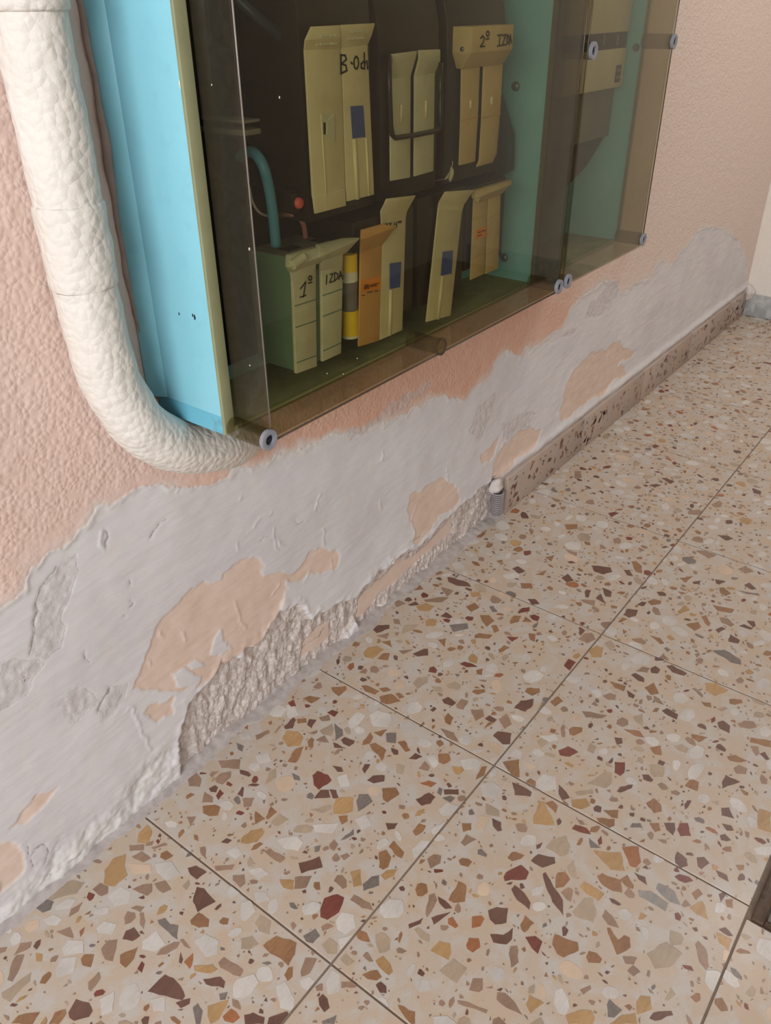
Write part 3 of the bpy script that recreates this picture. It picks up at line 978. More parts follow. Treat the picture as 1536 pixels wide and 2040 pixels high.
r 1195,640 1270,642 1230,672
b 1330,620 1375,625 1370,672 1340,660
b 1145,720 1180,692 1215,708 1150,740
o 960,770 985,742 1020,770 1010,805 970,795
b 1010,845 1050,835 1045,875 1015,870
b 305,940 340,938 418,975 390,995 330,975
b 415,958 460,950 490,968 440,980
b 418,1005 490,990 548,1035 460,1055 425,1040
b 515,990 540,985 568,1010 540,1020
d 1230,225 1265,210 1310,240 1270,255
b 1430,155 1490,140 1470,180
b 1370,260 1440,235 1420,265
b 1280,310 1350,315 1355,345 1290,345
d 1325,410 1370,410 1398,440 1350,445
r 1265,490 1290,465 1338,460 1335,485 1270,498
b 1215,545 1240,512 1285,515 1270,550 1220,562
b 1290,550 1310,518 1350,550
k 1090,455 1115,452 1140,490 1110,490
@1000 860 2.866
t 415,225 450,225 458,262 415,268
d 910,265 940,265 985,285 960,298
d 840,305 880,298 910,305 870,318
d 1430,322 1480,340 1475,360 1435,350
t 1195,415 1240,392 1260,410 1250,432 1210,430
t 1060,455 1120,445 1145,455 1120,475 1065,472
b 355,530 432,528 432,555 370,560
r 605,465 640,458 670,465 625,490
d 1230,590 1290,595 1322,612 1280,622
t 1105,680 1160,680 1225,705 1180,725
d 510,765 620,775 630,800 580,815 530,800
b 740,742 765,738 800,768 798,810 765,800
d 340,835 375,812 410,850 370,860
d 695,790 730,790 750,825 715,820
d 60,790 100,770 135,800 100,812
b 250,710 305,702 275,740
t 360,670 430,690 425,712 380,690
b 105,860 170,870 170,890 120,890
t 455,960 530,965 528,995
t 1345,785 1390,765 1440,800 1390,810
'''
def clip_poly(poly, rect):
    x0, x1, y0, y1 = rect
    for ax, lim, sg in ((0, x0, 1), (0, x1, -1), (1, y0, 1), (1, y1, -1)):
        out = []
        for i in range(len(poly)):
            a, c = poly[i - 1], poly[i]
            da, dc = sg * (a[ax] - lim), sg * (c[ax] - lim)
            if (da >= 0) != (dc >= 0):
                t = da / (da - dc); out.append((a[0] + t * (c[0] - a[0]), a[1] + t * (c[1] - a[1])))
            if dc >= 0: out.append(c)
        poly = out
        if len(poly) < 3: return []
    return poly
def parea(p):
    return 0.5 * abs(sum(p[i - 1][0] * p[i][1] - p[i][0] * p[i - 1][1] for i in range(len(p))))
def tile_of(x, y):
    ix = math.floor(x / T); jy = 0 if y > -D1 else 1 + int((-y - D1) // T)
    return (ix, jy)
GS = 0.0016
GX0, GY0 = -1.0, -1.4
occ = np.zeros((int(3.9 / GS), int(1.42 / GS)), np.uint8)
def cells(poly, grow=0.0):
    xs_ = [p[0] for p in poly]; ys_ = [p[1] for p in poly]
    i0, i1 = int((min(xs_) - grow - GX0) / GS), int((max(xs_) + grow - GX0) / GS) + 1
    j0, j1 = int((min(ys_) - grow - GY0) / GS), int((max(ys_) + grow - GY0) / GS) + 1
    i0 = max(i0, 0); j0 = max(j0, 0); i1 = min(i1, occ.shape[0] - 1); j1 = min(j1, occ.shape[1] - 1)
    if i1 <= i0 or j1 <= j0: return None
    gx, gy = np.meshgrid(GX0 + (np.arange(i0, i1 + 1) + 0.5) * GS, GY0 + (np.arange(j0, j1 + 1) + 0.5) * GS, indexing='ij')
    return (slice(i0, i1 + 1), slice(j0, j1 + 1)), sdf_poly(gx, gy, poly) > -grow
def try_place(poly, tol, grow=0.0008):
    c = cells(poly, grow)
    if c is None: return False
    sl, m = c
    n = m.sum()
    if n == 0: return False
    if (occ[sl][m] > 0).sum() > tol * n: return False
    occ[sl][m] = 1
    return True
def roughen(poly, amt):
    """add a few uneven points along the edges of a traced outline"""
    out = []
    for i in range(len(poly)):
        a, c = np.array(poly[i - 1]), np.array(poly[i])
        L = np.linalg.norm(c - a)
        if L > 0.008:
            nrm = np.array([-(c - a)[1], (c - a)[0]]) / L
            for t in ((0.5,) if L < 0.018 else (0.33, 0.68)):
                out.append(tuple(a + (c - a) * t + nrm * random.uniform(-amt, amt) * L))
        out.append(tuple(c))
    return out
def chip_mesh(poly, top=0.0003):
    n = len(poly); top = random.uniform(0.0002, 0.0006)
    cx = sum(p[0] for p in poly) / n; cy = sum(p[1] for p in poly) / n
    return n, (cx, cy), [(p[0] - cx, p[1] - cy, top) for p in poly] + [(p[0] - cx, p[1] - cy, -0.0008) for p in poly], \
        [list(range(n))] + [[i, i + n, (i + 1) % n + n, (i + 1) % n] for i in range(n)]

traced = []
for line in CHIPS.strip().split('\n'):
    if line.startswith('@'):
        ox, oy, sc = map(float, line[1:].split()); continue
    k, *pts = line.split()
    poly = []
    for s in pts:
        u, v = map(float, s.split(','))
        q = on_z(ox + u / sc, oy + v / sc, 0.0); poly.append((q[0], q[1]))
    cx = sum(p[0] for p in poly) / len(poly); cy = sum(p[1] for p in poly) / len(poly)
    t = tile_of(cx, cy)
    if t not in tiles: continue
    poly = clip_poly(poly, tiles[t][1])
    if len(poly) < 3 or parea(poly) < 1e-6: continue
    if not try_place(poly, 0.35): continue
    px_area = parea([(float(p.split(',')[0]) / sc, float(p.split(',')[1]) / sc) for p in pts])
    traced.append((px_area, k, roughen(poly, 0.05 if k != 'w' else 0.03), t))
traced.sort(key=lambda a: -a[0])
rest = []
for n_, (ar, k, poly, t) in enumerate(traced):
    if sum((poly[i][0] - poly[i - 1][0]) * (poly[i][1] + poly[i - 1][1]) for i in range(len(poly))) > 0: poly = poly[::-1]
    if n_ < 298:
        nn, c, vs, fs = chip_mesh(poly)
        me = bpy.data.meshes.new('stone_chip')
        me.from_pydata(vs, [], fs); me.update()
        o = link('stone_chip', me, CH[k], tiles[t][0]); o.location = (c[0], c[1], 0)
    else: rest.append((k, poly))

def rand_poly(cx, cy, a, bq, ang, n, jag):
    ths = sorted([2 * math.pi * (i + random.uniform(-0.32, 0.32)) / n for i in range(n)])
    ca, sa = math.cos(ang), math.sin(ang); out = []
    for t in ths:
        r = 1 + random.uniform(-jag, jag)
        x, y = a * r * math.cos(t), bq * r * math.sin(t)
        out.append((cx + ca * x - sa * y, cy + sa * x + ca * y))
    return out
def scatter(n, smin, smax, classes, nv, jag, tol=0.0, emin=0.4, region=(-0.95, X_END - 0.005, -1.38, -0.004), pw=1.8):
    for _ in range(n):
        cx = random.uniform(region[0], region[1]); cy = random.uniform(region[2], region[3])
        t = tile_of(cx, cy)
        if t not in tiles: continue
        s = smin + (smax - smin) * random.random() ** pw
        e = random.uniform(emin, 0.95)
        poly = rand_poly(cx, cy, s, s * e, random.uniform(0, math.pi), random.randint(*nv), jag)
        poly = clip_poly(poly, tiles[t][1])
        if len(poly) < 3 or parea(poly) < 1.5e-6: continue
        if not try_place(poly, tol): continue
        rest.append((random.choice(classes), poly))
scatter(1750, 0.007, 0.015, 'ddrbbbtttogka', (5, 7), 0.28)
scatter(3000, 0.009, 0.021, 'wwwwwwcg', (7, 9), 0.14, 0.02)
scatter(7500, 0.004, 0.009, 'ddbbttttokgr', (4, 6), 0.3, emin=0.35)
scatter(20000, 0.0014, 0.0042, 'ddbbttttkg', (3, 5), 0.3, emin=0.3)
b = MB()
for k, poly in rest:
    if sum((poly[i][0] - poly[i - 1][0]) * (poly[i][1] + poly[i - 1][1]) for i in range(len(poly))) > 0: poly = poly[::-1]
    n, c, vs, fs = chip_mesh(poly)
    b.add([(v[0] + c[0], v[1] + c[1], v[2]) for v in vs], fs, CLS.index(k))
me = bpy.data.meshes.new('stone_chips'); me.from_pydata(b.v, [], b.f); me.update()
me.polygons.foreach_set('material_index', np.array(b.m, np.int32))
o = link('stone_chips', me, [CH[k] for k in CLS], floor); o['kind'] = 'stuff'

# ------------------------------------------------------------------ skirting
SK0 = on_y(1008, 1010, -0.012)[0]
base = empty('baseboard_back'); tag(base, 'terrazzo skirting running along the far part of the wall', None, None, 'structure')
x = SK0; SKT = 0.013; SKH = 0.096; rest_s = MB()
while x < X_END - 0.02:
    x2 = min(x + 0.40, X_END - SKT)
    bb = MB(); bb.box(x, x2 - 0.0015, -SKT, -0.0005, 0.001, SKH)
    tile = bb.build('skirting_tile', M['skirt'], base, bevel=0.0015, seg=2)
    for _ in range(60):
        s = 0.003 + 0.010 * random.random() ** 2
        cx = random.uniform(x + s, x2 - s); cz = random.uniform(s, SKH - s)
        poly = clip_poly(rand_poly(cx, cz, s, s * random.uniform(0.3, 0.8), random.uniform(0, 3.1), random.randint(4, 6), 0.3), (x + 0.001, x2 - 0.002, 0.003, SKH - 0.003))
        if len(poly) < 3: continue
        rest_s.prism([(p[0], -SKT - 0.0003, p[1]) for p in poly], (0, 0.0008, 0), CLS.index(random.choice('ddddbbrk')))
    x = x2
o = rest_s.build('skirting_chips', [CH[k] for k in CLS], base); o['kind'] = 'stuff'
base2 = empty('baseboard_right'); tag(base2, 'pale grey skirting at the foot of the end wall', None, None, 'structure')
for k in range(4):
    bb = MB(); bb.box(X_END - SKT, X_END - 0.0005, -0.40 * (k + 1) + 0.0015 - 0.002, -0.40 * k - 0.002, 0.001, 0.082)
    bb.build('skirting_tile', M['skirt_grey'], base2, bevel=0.0015, seg=2)

# mortar smear along the foot of the wall, where the skirting is missing
def strip_mesh(xs, prof, name, mat, parent=None):
    """prof(x) -> list of (y,z)"""
    vs = []; fs = []; m_ = None
    for x in xs:
        pr = prof(x); m_ = len(pr)
        vs += [(x, y, z) for y, z in pr]
    for i in range(len(xs) - 1):
        for j in range(m_ - 1):
            a = i * m_ + j; fs.append([a, a + 1, a + m_ + 1, a + m_])
    return link(name, mesh_from(vs, fs, True, name), mat, parent)
_xs = np.arange(-1.2, SK0 + 0.01, 0.004)
_w = 0.013 + 0.007 * fbm(_xs, _xs * 0, 0.09, 4, 3) + 0.003 * fbm(_xs, _xs * 0, 0.02, 3, 9)
_hh = 0.004 + 0.0025 * fbm(_xs, _xs * 0, 0.04, 4, 13)
_ = {}
def prof(x):
    i = int(np.argmin(abs(_xs - x))); w, h = max(0.006, _w[i]), max(0.0015, _hh[i])
    return [(0.014, h * 1.3)] + [(-w * t, 0.0004 + h * (1 - t) ** 1.6 * (1 + 0.25 * math.sin(x * 310 + t * 9))) for t in (0, 0.15, 0.3, 0.45, 0.6, 0.75, 0.9)] + [(-w, -0.0005)]
o = strip_mesh(_xs, prof, 'trim_1', M['cement'])
tag(o, 'grey mortar smear where wall and floor meet', None, None, 'structure')

# ------------------------------------------------------------------ cabinets
BL, BR = 0.154, 0.894            # left cabinet, x
BD, CD = 0.119, 0.180            # body depth, cover front
BZ = 0.607; BT = 1.30            # bottom, top (above the picture)
def cabinet(name, label, xl, xr, zb, flare=0.0):
    root = empty(name, label, 'electrical cabinet')
    root.location = (xl, 0, zb)
    def B(nm, bb, mat, par=root, **kw):
        o = bb.build(nm, mat, None, **kw); o.parent = par
        if par is root: o.matrix_parent_inverse = Matrix.Translation((-xl, 0, -zb))
        return o
    t = 0.003
    bb = MB(); bb.box(xl, xl + t, -BD, -0.0235, zb + 0.024, BT); bb.prism([(xl + 0.0002, -0.0235, zb + 0.024), (xl - flare, -0.003, zb + 0.024), (xl - flare + t, -0.003, zb + 0.024), (xl + t, -0.0235, zb + 0.024)], (0, 0, BT - zb - 0.024))
    B('left_panel', bb, M['cyan'], bevel=0.0008)
    bb = MB(); bb.box(xr - t, xr, -BD, -0.004, zb + 0.003, BT); B('right_panel', bb, M['cyan'], bevel=0.0008)
    bb = MB(); bb.box(xl + 0.002, xr - 0.001, -BD, -0.004, zb, zb + 0.003)
    bb.box(xl + 0.002, xl + 0.004, -BD, -0.004, zb + 0.003, zb + 0.026); B('bottom_pan', bb, M['cyan_dirty'])
    bb = MB(); bb.box(xl + 0.005, xr - 0.004, -BD + 0.002, -0.009, zb + 0.0031, zb + 0.0042); B('dust_layer', bb, M['pan_dust'])
    z_ = np.arange(zb + 0.02, BT, 0.008)
    bb = MB(); bb.tube([(xl - flare * min(1.0, max(0.0, (z - zb - 0.02) / 0.12)) + 0.0008 * math.sin(k * 0.9), -0.004 - 0.002 * math.sin(k * 0.17 + 1), z) for k, z in enumerate(z_)], [0.0036 + 0.0016 * math.sin(k * 0.13) * math.sin(k * 0.29 + 1) for k in range(len(z_))], 8)
    B('plaster_seam', bb, M['pink_plaster'], smooth=True)
    bb = MB(); bb.box(xl + 0.004, xr - t, -0.008, -0.004, zb + 0.003, BT); B('back_panel', bb, M['cyan'])
    bb = MB(); bb.box(xl, xr, -BD, -0.004, BT, BT + 0.003); B('top_panel', bb, M['cyan'])
    # plastic rim that carries the cover
    bb = MB(); bb.box(xl - 0.001, xl + 0.0145, -BD - 0.005, -BD, zb + 0.002, BT); bb.box(xr - 0.010, xr + 0.001, -BD - 0.005, -BD, zb + 0.002, BT)
    bb.box(xl + 0.0125, xr - 0.010, -BD - 0.005, -BD, zb + 0.002, zb + 0.008)
    B('rim', bb, M['olive_rim'], bevel=0.0012)
    return root, B
def cover_shell(xl, xr, zb):
    """open-backed tray with rounded edges and real thickness"""
    me = bpy.data.meshes.new('cover'); bm = bmesh.new()
    y0, y1, z1 = -CD, -BD - 0.0055, BT
    v = [bm.verts.new(p) for p in ((xl, y0, zb), (xr, y0, zb), (xr, y0, z1), (xl, y0, z1), (xl, y1, zb), (xr, y1, zb), (xr, y1, z1), (xl, y1, z1))]
    for f in ((0, 1, 2, 3), (0, 4, 5, 1), (1, 5, 6, 2), (2, 6, 7, 3), (3, 7, 4, 0)): bm.faces.new([v[i] for i in f])
    bmesh.ops.recalc_face_normals(bm, faces=bm.faces)
    es = [e for e in bm.edges if len(e.link_faces) == 2]
    bmesh.ops.bevel(bm, geom=es, offset=0.004, segments=3, profile=0.5, affect='EDGES')
    bmesh.ops.solidify(bm, geom=list(bm.faces), thickness=0.0028)
    bmesh.ops.recalc_face_normals(bm, faces=bm.faces)
    bm.normal_update()
    for f in bm.faces: f.material_index = 1 if abs(f.normal.x) > 0.9 else 0
    bm.to_mesh(me); bm.free()
    return me
def lug_and_screw(B, cover, px, y, screw=True, r=0.0125):
    c = on_y(px[0], px[1], y)
    bb = MB()
    bb.tube([(c[0], -BD - 0.006, c[2]), (c[0], y + 0.002, c[2])], [r, r * 0.96], 20, caps=False)
    bb.ring((c[0], y + 0.0012, c[2]), r * 0.96 - 0.0016, r * 0.96, 0.0008)
    lug = B('lug', bb, M['smoke_lug'], cover, smooth=True, angle=40)
    if not screw:
        bb = MB(); bb.ring((c[0], y + 0.0002, c[2]), r - 0.0022, r + 0.0002, 0.0016, 24); B('lug_rim', bb, M['edge'], cover, smooth=True, angle=40)
    if screw:
        bb = MB(); bb.ring((c[0], y - 0.0025, c[2]), 0.0064, 0.0122, 0.0050, 24)
        bb.ring((c[0], y - 0.0030, c[2]), 0.0085, 0.0110, 0.002, 24)
        B('screw', bb, M['screw'], cover, smooth=True, angle=40)
        bb = MB(); bb.tube([(c[0], y + 0.0005, c[2]), (c[0], y + 0.004, c[2])], 0.0066, 16); bb.box(c[0] - 0.0045, c[0] + 0.0045, y - 0.0006, y + 0.001, c[2] - 0.0011, c[2] + 0.0011)
        B('screw_socket', bb, M['hole'], cover)

cab1, B1 = cabinet('fuse_cabinet', 'large pale blue cabinet with smoked cover and fuse holders inside', BL, BR, BZ, 0.0125)
cov = link('cover', cover_shell(BL + 0.0175, BR - 0.0165, BZ + 0.003), [M['smoke'], M['smoke_dusty']])
cov.parent = cab1; cov.matrix_parent_inverse = Matrix.Translation((-BL, 0, -BZ))
YS = -CD - 0.001
def beads(B, cover, xl, xr, zb, which):
    if 'b' in which: bb = MB(); bb.tube([(xl + 0.004, -CD + 0.0006, zb + 0.0006), (xr - 0.004, -CD + 0.0006, zb + 0.0006)], 0.0012, 8); B('edge_bead', bb, M['edge'], cover, smooth=True)
    if 'l' in which: bb = MB(); bb.tube([(xl + 0.0006, -CD + 0.0006, zb + 0.004), (xl + 0.0006, -CD + 0.0006, BT)], 0.0010, 8); B('edge_bead', bb, M['edge'], cover, smooth=True)
    if 'r' in which: bb = MB(); bb.tube([(xr - 0.0006, -CD + 0.0006, zb + 0.004), (xr - 0.0006, -CD + 0.0006, BT)], 0.0010, 8); B('edge_bead', bb, M['edge'], cover, smooth=True)
beads(B1, cov, BL + 0.0175, BR - 0.0165, BZ + 0.003, 'br')
bb = MB(); bb.tube([(BL + 0.0182, -CD + 0.0006, BZ + 0.012), (BL + 0.0182, -CD + 0.0006, BT)], 0.0009, 8); B1('edge_bead', bb, M['edge_pale'], cov, smooth=True)  # pale bead stands in for the highlight on the left front edge
lug_and_screw(B1, cov, (535, 876), YS); lug_and_screw(B1, cov, (881, 691), YS, False)
lug_and_screw(B1, cov, (1113, 571), YS, r=0.010)
cab2, B2 = cabinet('meter_cabinet', 'narrow pale blue cabinet with smoked cover and white meter inside', 0.9015, 1.252, BZ + 0.003)
cov2 = link('cover', cover_shell(0.8905, 1.237, BZ + 0.005), [M['smoke'], M['smoke_dusty']])
cov2.parent = cab2; cov2.matrix_parent_inverse = Matrix.Translation((-0.9015, 0, -BZ - 0.003))
lug_and_screw(B2, cov2, (1131, 560), YS, r=0.010); lug_and_screw(B2, cov2, (1181, 101), YS)
lug_and_screw(B2, cov2, (1281, 477), YS); lug_and_screw(B2, cov2, (1342, 83), YS)
beads(B2, cov2, 0.8905, 1.237, BZ + 0.005, 'lr')
# bolts on the inner right-hand panel
for px in ((1028, 172), (1005, 513)):
    c = on_x(px[0], px[1], BR - 0.003)
    bb = MB(); bb.tube([(BR - 0.0032, c[1], c[2]), (BR - 0.006, c[1], c[2]), (BR - 0.0085, c[1], c[2])], [0.0075, 0.007, 0.004], 16)
    B1('bolt', bb, M['bolt'], smooth=True, angle=50)
for px in ((1267, 95),):
    c = on_x(px[0], px[1], 1.249)
    bb = MB(); bb.tube([(1.2488, c[1], c[2]), (1.244, c[1], c[2])], [0.007, 0.005], 14); B2('bolt', bb, M['bolt'], smooth=True, angle=50)
# dark mounting board and small terminals
bb = MB(); bb.box(BL + 0.012, BR - 0.09, -0.022, -0.0085, BZ + 0.03, BT - 0.02); B1('mounting_board', bb, M['backboard'], bevel=0.002)
for (u0, v0, u1, v1) in ((487, 236, 518, 247), (487, 255, 520, 272)):
    a = on_y(u0, v1, -0.09); c = on_y(u1, v0, -0.09)
    bb = MB(); bb.box(a[0], c[0], -0.09, -0.0215, a[2], c[2]); B1('terminal', bb, M['meter_grey'], bevel=0.001)

# ------------------------------------------------------------------ fuse holders
def blade(rows, thick=0.003, zoom=None):
    """rows (lx,ly,rx,ry,Y) top to bottom on the photograph -> solid bent strip"""
    bb = MB(); front = []; back = []
    for lx, ly, rx, ry, y in rows:
        a, c = on_y(lx, ly, y), on_y(rx, ry, y)
        front.append((a, c)); back.append((a + (0, thick, 0), c + (0, thick, 0)))
    n = len(rows); vs = []
    for (a, c), (d, e) in zip(front, back): vs += [a, c, e, d]
    fs = [[0, 3, 2, 1], [4 * (n - 1) + k for k in range(4)]]
    for i in range(n - 1):
        p = 4 * i
        fs += [[p, p + 1, p + 5, p + 4], [p + 1, p + 2, p + 6, p + 5], [p + 2, p + 3, p + 7, p + 6], [p + 3, p, p + 4, p + 7]]
    bb.add(vs, fs); return bb
def on_face(rows, u, v):
    """depth of a bent strip at a picture height"""
    for r0, r1 in zip(rows[:-1], rows[1:]):
        va = 0.5 * (r0[1] + r0[3]); vb = 0.5 * (r1[1] + r1[3])
        if va <= v <= vb: return r0[4] + (r1[4] - r0[4]) * (v - va) / max(1e-6, vb - va)
    return rows[-1][4] if v > rows[0][1] else rows[0][4]
def ribbon(bb, pts, w, up=0.0006):
    """pen stroke: pts are 3-D points on a front face, flat in Y"""
    for a, c in zip(pts[:-1], pts[1:]):
        d = c - a; L = np.linalg.norm(d)
        if L < 1e-6: continue
        d /= L; s = np.cross(d, (0, 1, 0)); s /= np.linalg.norm(s) + 1e-9
        a2, c2 = a - d * w * 0.4, c + d * w * 0.4
        q = [a2 - s * w / 2, c2 - s * w / 2, c2 + s * w / 2, a2 + s * w / 2]
        bb.prism([p + (0, -up, 0) for p in q], (0, up * 0.8, 0))
def circ(cx, cy, rx, ry, n=10):
    return [(cx + rx * math.cos(2 * math.pi * k / n), cy + ry * math.sin(2 * math.pi * k / n)) for k in range(n + 1)]
def letters(strokes, conv, depth, w=0.0016):
    bb = MB()
    for st in strokes:
        pts = []
        for u, v in st:
            uu, vv = conv(u, v); y = depth(uu, vv) if callable(depth) else depth
            pts.append(on_y(uu, vv, y - 0.0002))
        ribbon(bb, pts, w)
    return bb
z1 = lambda u, v: (340 + u / 3.84, v / 3.84)
z2 = lambda u, v: (700 + u / 3.84, v / 3.84)
z4 = lambda u, v: (480 + u / 4.518, 380 + v / 4.518)
z5 = lambda u, v: (740 + u / 3.491, 320 + v / 3.491)
def patch(pts, y, mat, name, parent, th=0.0006, conv=None):
    q = []
    for u, v in pts:
        if conv: u, v = conv(u, v)
        q.append(on_y(u, v, (y(u, v) if callable(y) else y) - th))
    bb = MB(); bb.prism(q, (0, th, 0)); return bb.build(name, mat, parent)
def body(name, x0, x1, y0, y1, z0, z1_, parent, mat='black', bev=0.003):
    bb = MB(); bb.box(x0, x1, y0, y1, z0, z1_); return bb.build(name, M[mat], parent, bevel=bev, seg=2)
def top_body(x0, x1, z0, zs_, zt, yf, parent):
    """black base with bulging rounded head above the handle"""
    prof_ = [(-0.0225, z0), (yf, z0), (yf, zs_)]
    for k in range(9):
        q = math.pi / 2 * k / 8
        prof_.append((yf - 0.014 * math.cos(q) * 0 + (yf * -1 - 0.03) * (1 - math.cos(q)), zs_ + 0.006 + (zt - zs_) * math.sin(q)))
    prof_.append((-0.0225, zt + 0.006))
    bb = MB(); bb.prism([(x0, y, z) for y, z in prof_], (x1 - x0, 0, 0))
    o = bb.build('base', M['black'], parent, bevel=0.002, seg=2)
    return o

YF = -0.118
FH = {}
# --- upper left: two long cream handles
r1 = [(622, 53, 678, 50, YF - 0.012), (610, 80, 679, 76, YF - 0.010), (608, 100, 679, 97, YF), (624, 392, 688, 376, YF), (625, 394, 688, 378, YF - 0.001), (629, 426, 690, 410, YF - 0.001)]
r2 = [(679, 49.5, 748, 46, YF - 0.012), (680, 76, 741, 72, YF - 0.008), (681, 96, 733, 90, YF), (690, 374, 745, 362, YF), (692, 402, 746, 388, YF)]
t = empty('fuse_holder', 'tall cream fuse holder marked B-Och with blue sticker, upper left of cabinet', 'fuse holder', 'fuse holders in the cabinet')
FH['u1'] = t
o = blade(r1).build('handle', M['cream'], t, bevel=0.0012)
# recessed window with slot, and ridge
w = [(640, 227), (666, 226), (667, 281), (648, 262)]
patch([z1(1150, 872), z1(1250, 872), z1(1195, 935), z1(1172, 935)], YF, M['cream2'], 'window_bevel', o, 0.0012)
patch([z1(1252, 874), z1(1256, 1085), z1(1198, 1028), z1(1198, 938)], YF, M['cream2'], 'window_bevel', o, 0.0028)
patch([z1(1172, 938), z1(1190, 938), z1(1190, 1028), z1(1174, 1028)], YF, M['hole'], 'slot', o, 0.0008)
bb = MB(); a = on_y(*z1(1150, 872), YF); c = on_y(*z1(1197, 1600), YF); bb.tube([a, c], 0.0011, 8); bb.build('ridge', M['cream'], o, smooth=True)
d1 = lambda u, v: on_face(r1, u, v)
d2 = lambda u, v: on_face(r2, u, v)
o2 = blade(r2).build('handle', M['cream'], t, bevel=0.0012)
patch([(699, 212), (724, 210), (728, 273), (703, 276)], YF, M['blue_label'], 'blue_sticker', o2, 0.0009)
bb = MB(); bb.tube([on_y(705, 277, YF), on_y(712, 397, YF)], 0.0028, 8); bb.build('ridge', M['cream'], o2, smooth=True)
bb = MB(); bb.tube([on_y(729, 275, YF), on_y(735, 390, YF)], 0.0016, 8); bb.build('ridge', M['cream'], o2, smooth=True)
st = [[(1300, 420), (1302, 560)], [(1300, 420), (1332, 424), (1342, 455), (1305, 490), (1338, 500), (1346, 540), (1300, 562)], [(1378, 478), (1388, 488)],
      circ(1418, 480, 18, 48), [(1476, 470), (1456, 488), (1456, 518), (1474, 526)], [(1480, 405), (1482, 526)], [(1482, 482), (1500, 468), (1506, 526)]]
letters(st, z1, lambda u, v: min(d1(u, v), d2(u, v)), 0.0019).build('lettering', M['ink'], o2)
# moulded letters on the flared tops
for par, row0, x0, x1 in ((o, 268, 1150, 1270), (o, 330, 1120, 1270), (o2, 245, 1390, 1480), (o2, 298, 1360, 1475)):
    bb = MB(); k = 0
    while x0 < x1:
        wd = random.uniform(10, 16)
        p0 = z1(x0, row0 - (x0 - 1150) * 0.05); p1 = z1(x0 + wd, row0 - (x0 - 1150) * 0.05 + 16)
        rr_ = r1 if par is o else r2
        y = on_face(rr_, 0, p0[1]) - 0.0006
        bb.prism([on_y(p0[0], p0[1], y), on_y(p1[0], p0[1], y), on_y(p1[0], p1[1], y), on_y(p0[0], p1[1], y)], (0, 0.002, 0)); x0 += wd + random.choice((4, 4, 4, 16))
    bb.build('embossing', M['cream2'], par)
a = on_y(629, 426, YF)[0]; c = on_y(746, 388, YF)[0]
top_body(a - 0.004, c + 0.006, 0.815, 1.02, 1.10, YF + 0.008, t)

# --- upper middle: two short pale handles with wire bail
r3 = [(780, 108, 832, 101, YF - 0.012), (782, 122, 829, 116, YF - 0.010), (778, 158, 819, 151, YF), (779, 361, 818, 354, YF)]
r4 = [(835, 100, 878, 98, YF - 0.012), (836, 116, 878, 121, YF - 0.010), (827, 152, 867, 146, YF), (826, 352, 864, 341, YF)]
t = empty('fuse_holder', 'pale fuse holder with a black wire bail across it, upper middle of cabinet', 'fuse holder', 'fuse holders in the cabinet')
for rr_, su, s0, s1 in ((r3, 380, 800, 940), (r4, 568, 770, 905)):
    o = blade(rr_).build('handle', M['cream2'], t, bevel=0.0012)
    p0, p1 = z2(su, s0), z2(su, s1)
    bb = MB(); bb.tube([on_y(*p0, YF), on_y(*p1, YF)], 0.0022, 8); bb.build('slot_rib', M['cream'], o, smooth=True)
    bb = MB(); bb.prism([on_y(p0[0] + dx, p0[1] + dy, YF - 0.0003) for dx, dy in ((-3.2, -2), (-1.4, -2), (-1.2, 38), (-3.0, 38))], (0, 0.001, 0)); bb.build('slot', M['tan'], o)
YB = YF - 0.016
bp = [z2(288, 420), z2(292, 700), z2(302, 960), z2(312, 1030), z2(335, 1055), z2(480, 1035), z2(630, 1005), z2(665, 985), z2(682, 945), z2(682, 700), z2(684, 480)]
bb = MB(); bb.tube([on_y(u, v, YB) for u, v in bp], 0.0032, 10); bb.build('wire_bail', M['black'], t, smooth=True)
a = on_y(779, 361, YF)[0]; c = on_y(866, 341, YF)[0]
top_body(a - 0.012, c + 0.016, 0.815, 0.990, 1.09, YF + 0.008, t)

# --- upper right: capped holder marked 2nd
t = empty('fuse_holder', 'tan fuse holder with wide cap marked 2º IZDA, upper right of cabinet', 'fuse holder', 'fuse holders in the cabinet')
r5 = [(921, 135, 957, 131, YF), (917, 332, 946, 337, YF)]
r5 = [(921, 130, 957, 127, YF), (919, 240, 953, 232, YF), (916, 330, 947, 322, YF)]
r6 = [(965, 127, 1003, 124, YF), (961, 235, 997, 226, YF), (956, 320, 990, 306, YF), (950, 333, 982, 324, YF + 0.004)]
for rr_, px in ((r5, (937, 208)), (r6, (979, 201))):
    o = blade(rr_).build('handle', M['tan'], t, bevel=0.0012)
    bb = MB(); bb.tube([on_y(px[0], px[1] - 8, YF), on_y(px[0], px[1] + 8, YF)], 0.002, 8); bb.build('slot_rib', M['cream'], o, smooth=True)
    bb = MB(); u0, v0 = rr_[1][0], rr_[1][1]; bb.tube([on_y(u0, v0, YF), on_y(rr_[1][2], rr_[1][3], YF)], 0.0008, 6); bb.build('joint_line', M['orange'], o)
yc = YF - 0.022
bb = MB()
p = [on_y(941, 53, yc), on_y(1024, 51, yc), on_y(1023, 98, yc), on_y(1002, 128, YF - 0.002), on_y(921, 136, YF - 0.002), on_y(940, 107, yc)]
xa, xb = p[0][0], p[1][0]
ztop, zmid, zlow = p[0][2], p[2][2], p[3][2]
xa2, xb2 = p[4][0], p[3][0]
vs = [(xa, yc, ztop), (xb, yc, ztop), (xb, yc, zmid), (xa, yc, zmid), (xa2, YF - 0.002, zlow), (xb2, YF - 0.002, zlow)]
vb = [(x_, YF + 0.008, z_) for x_, y_, z_ in vs]
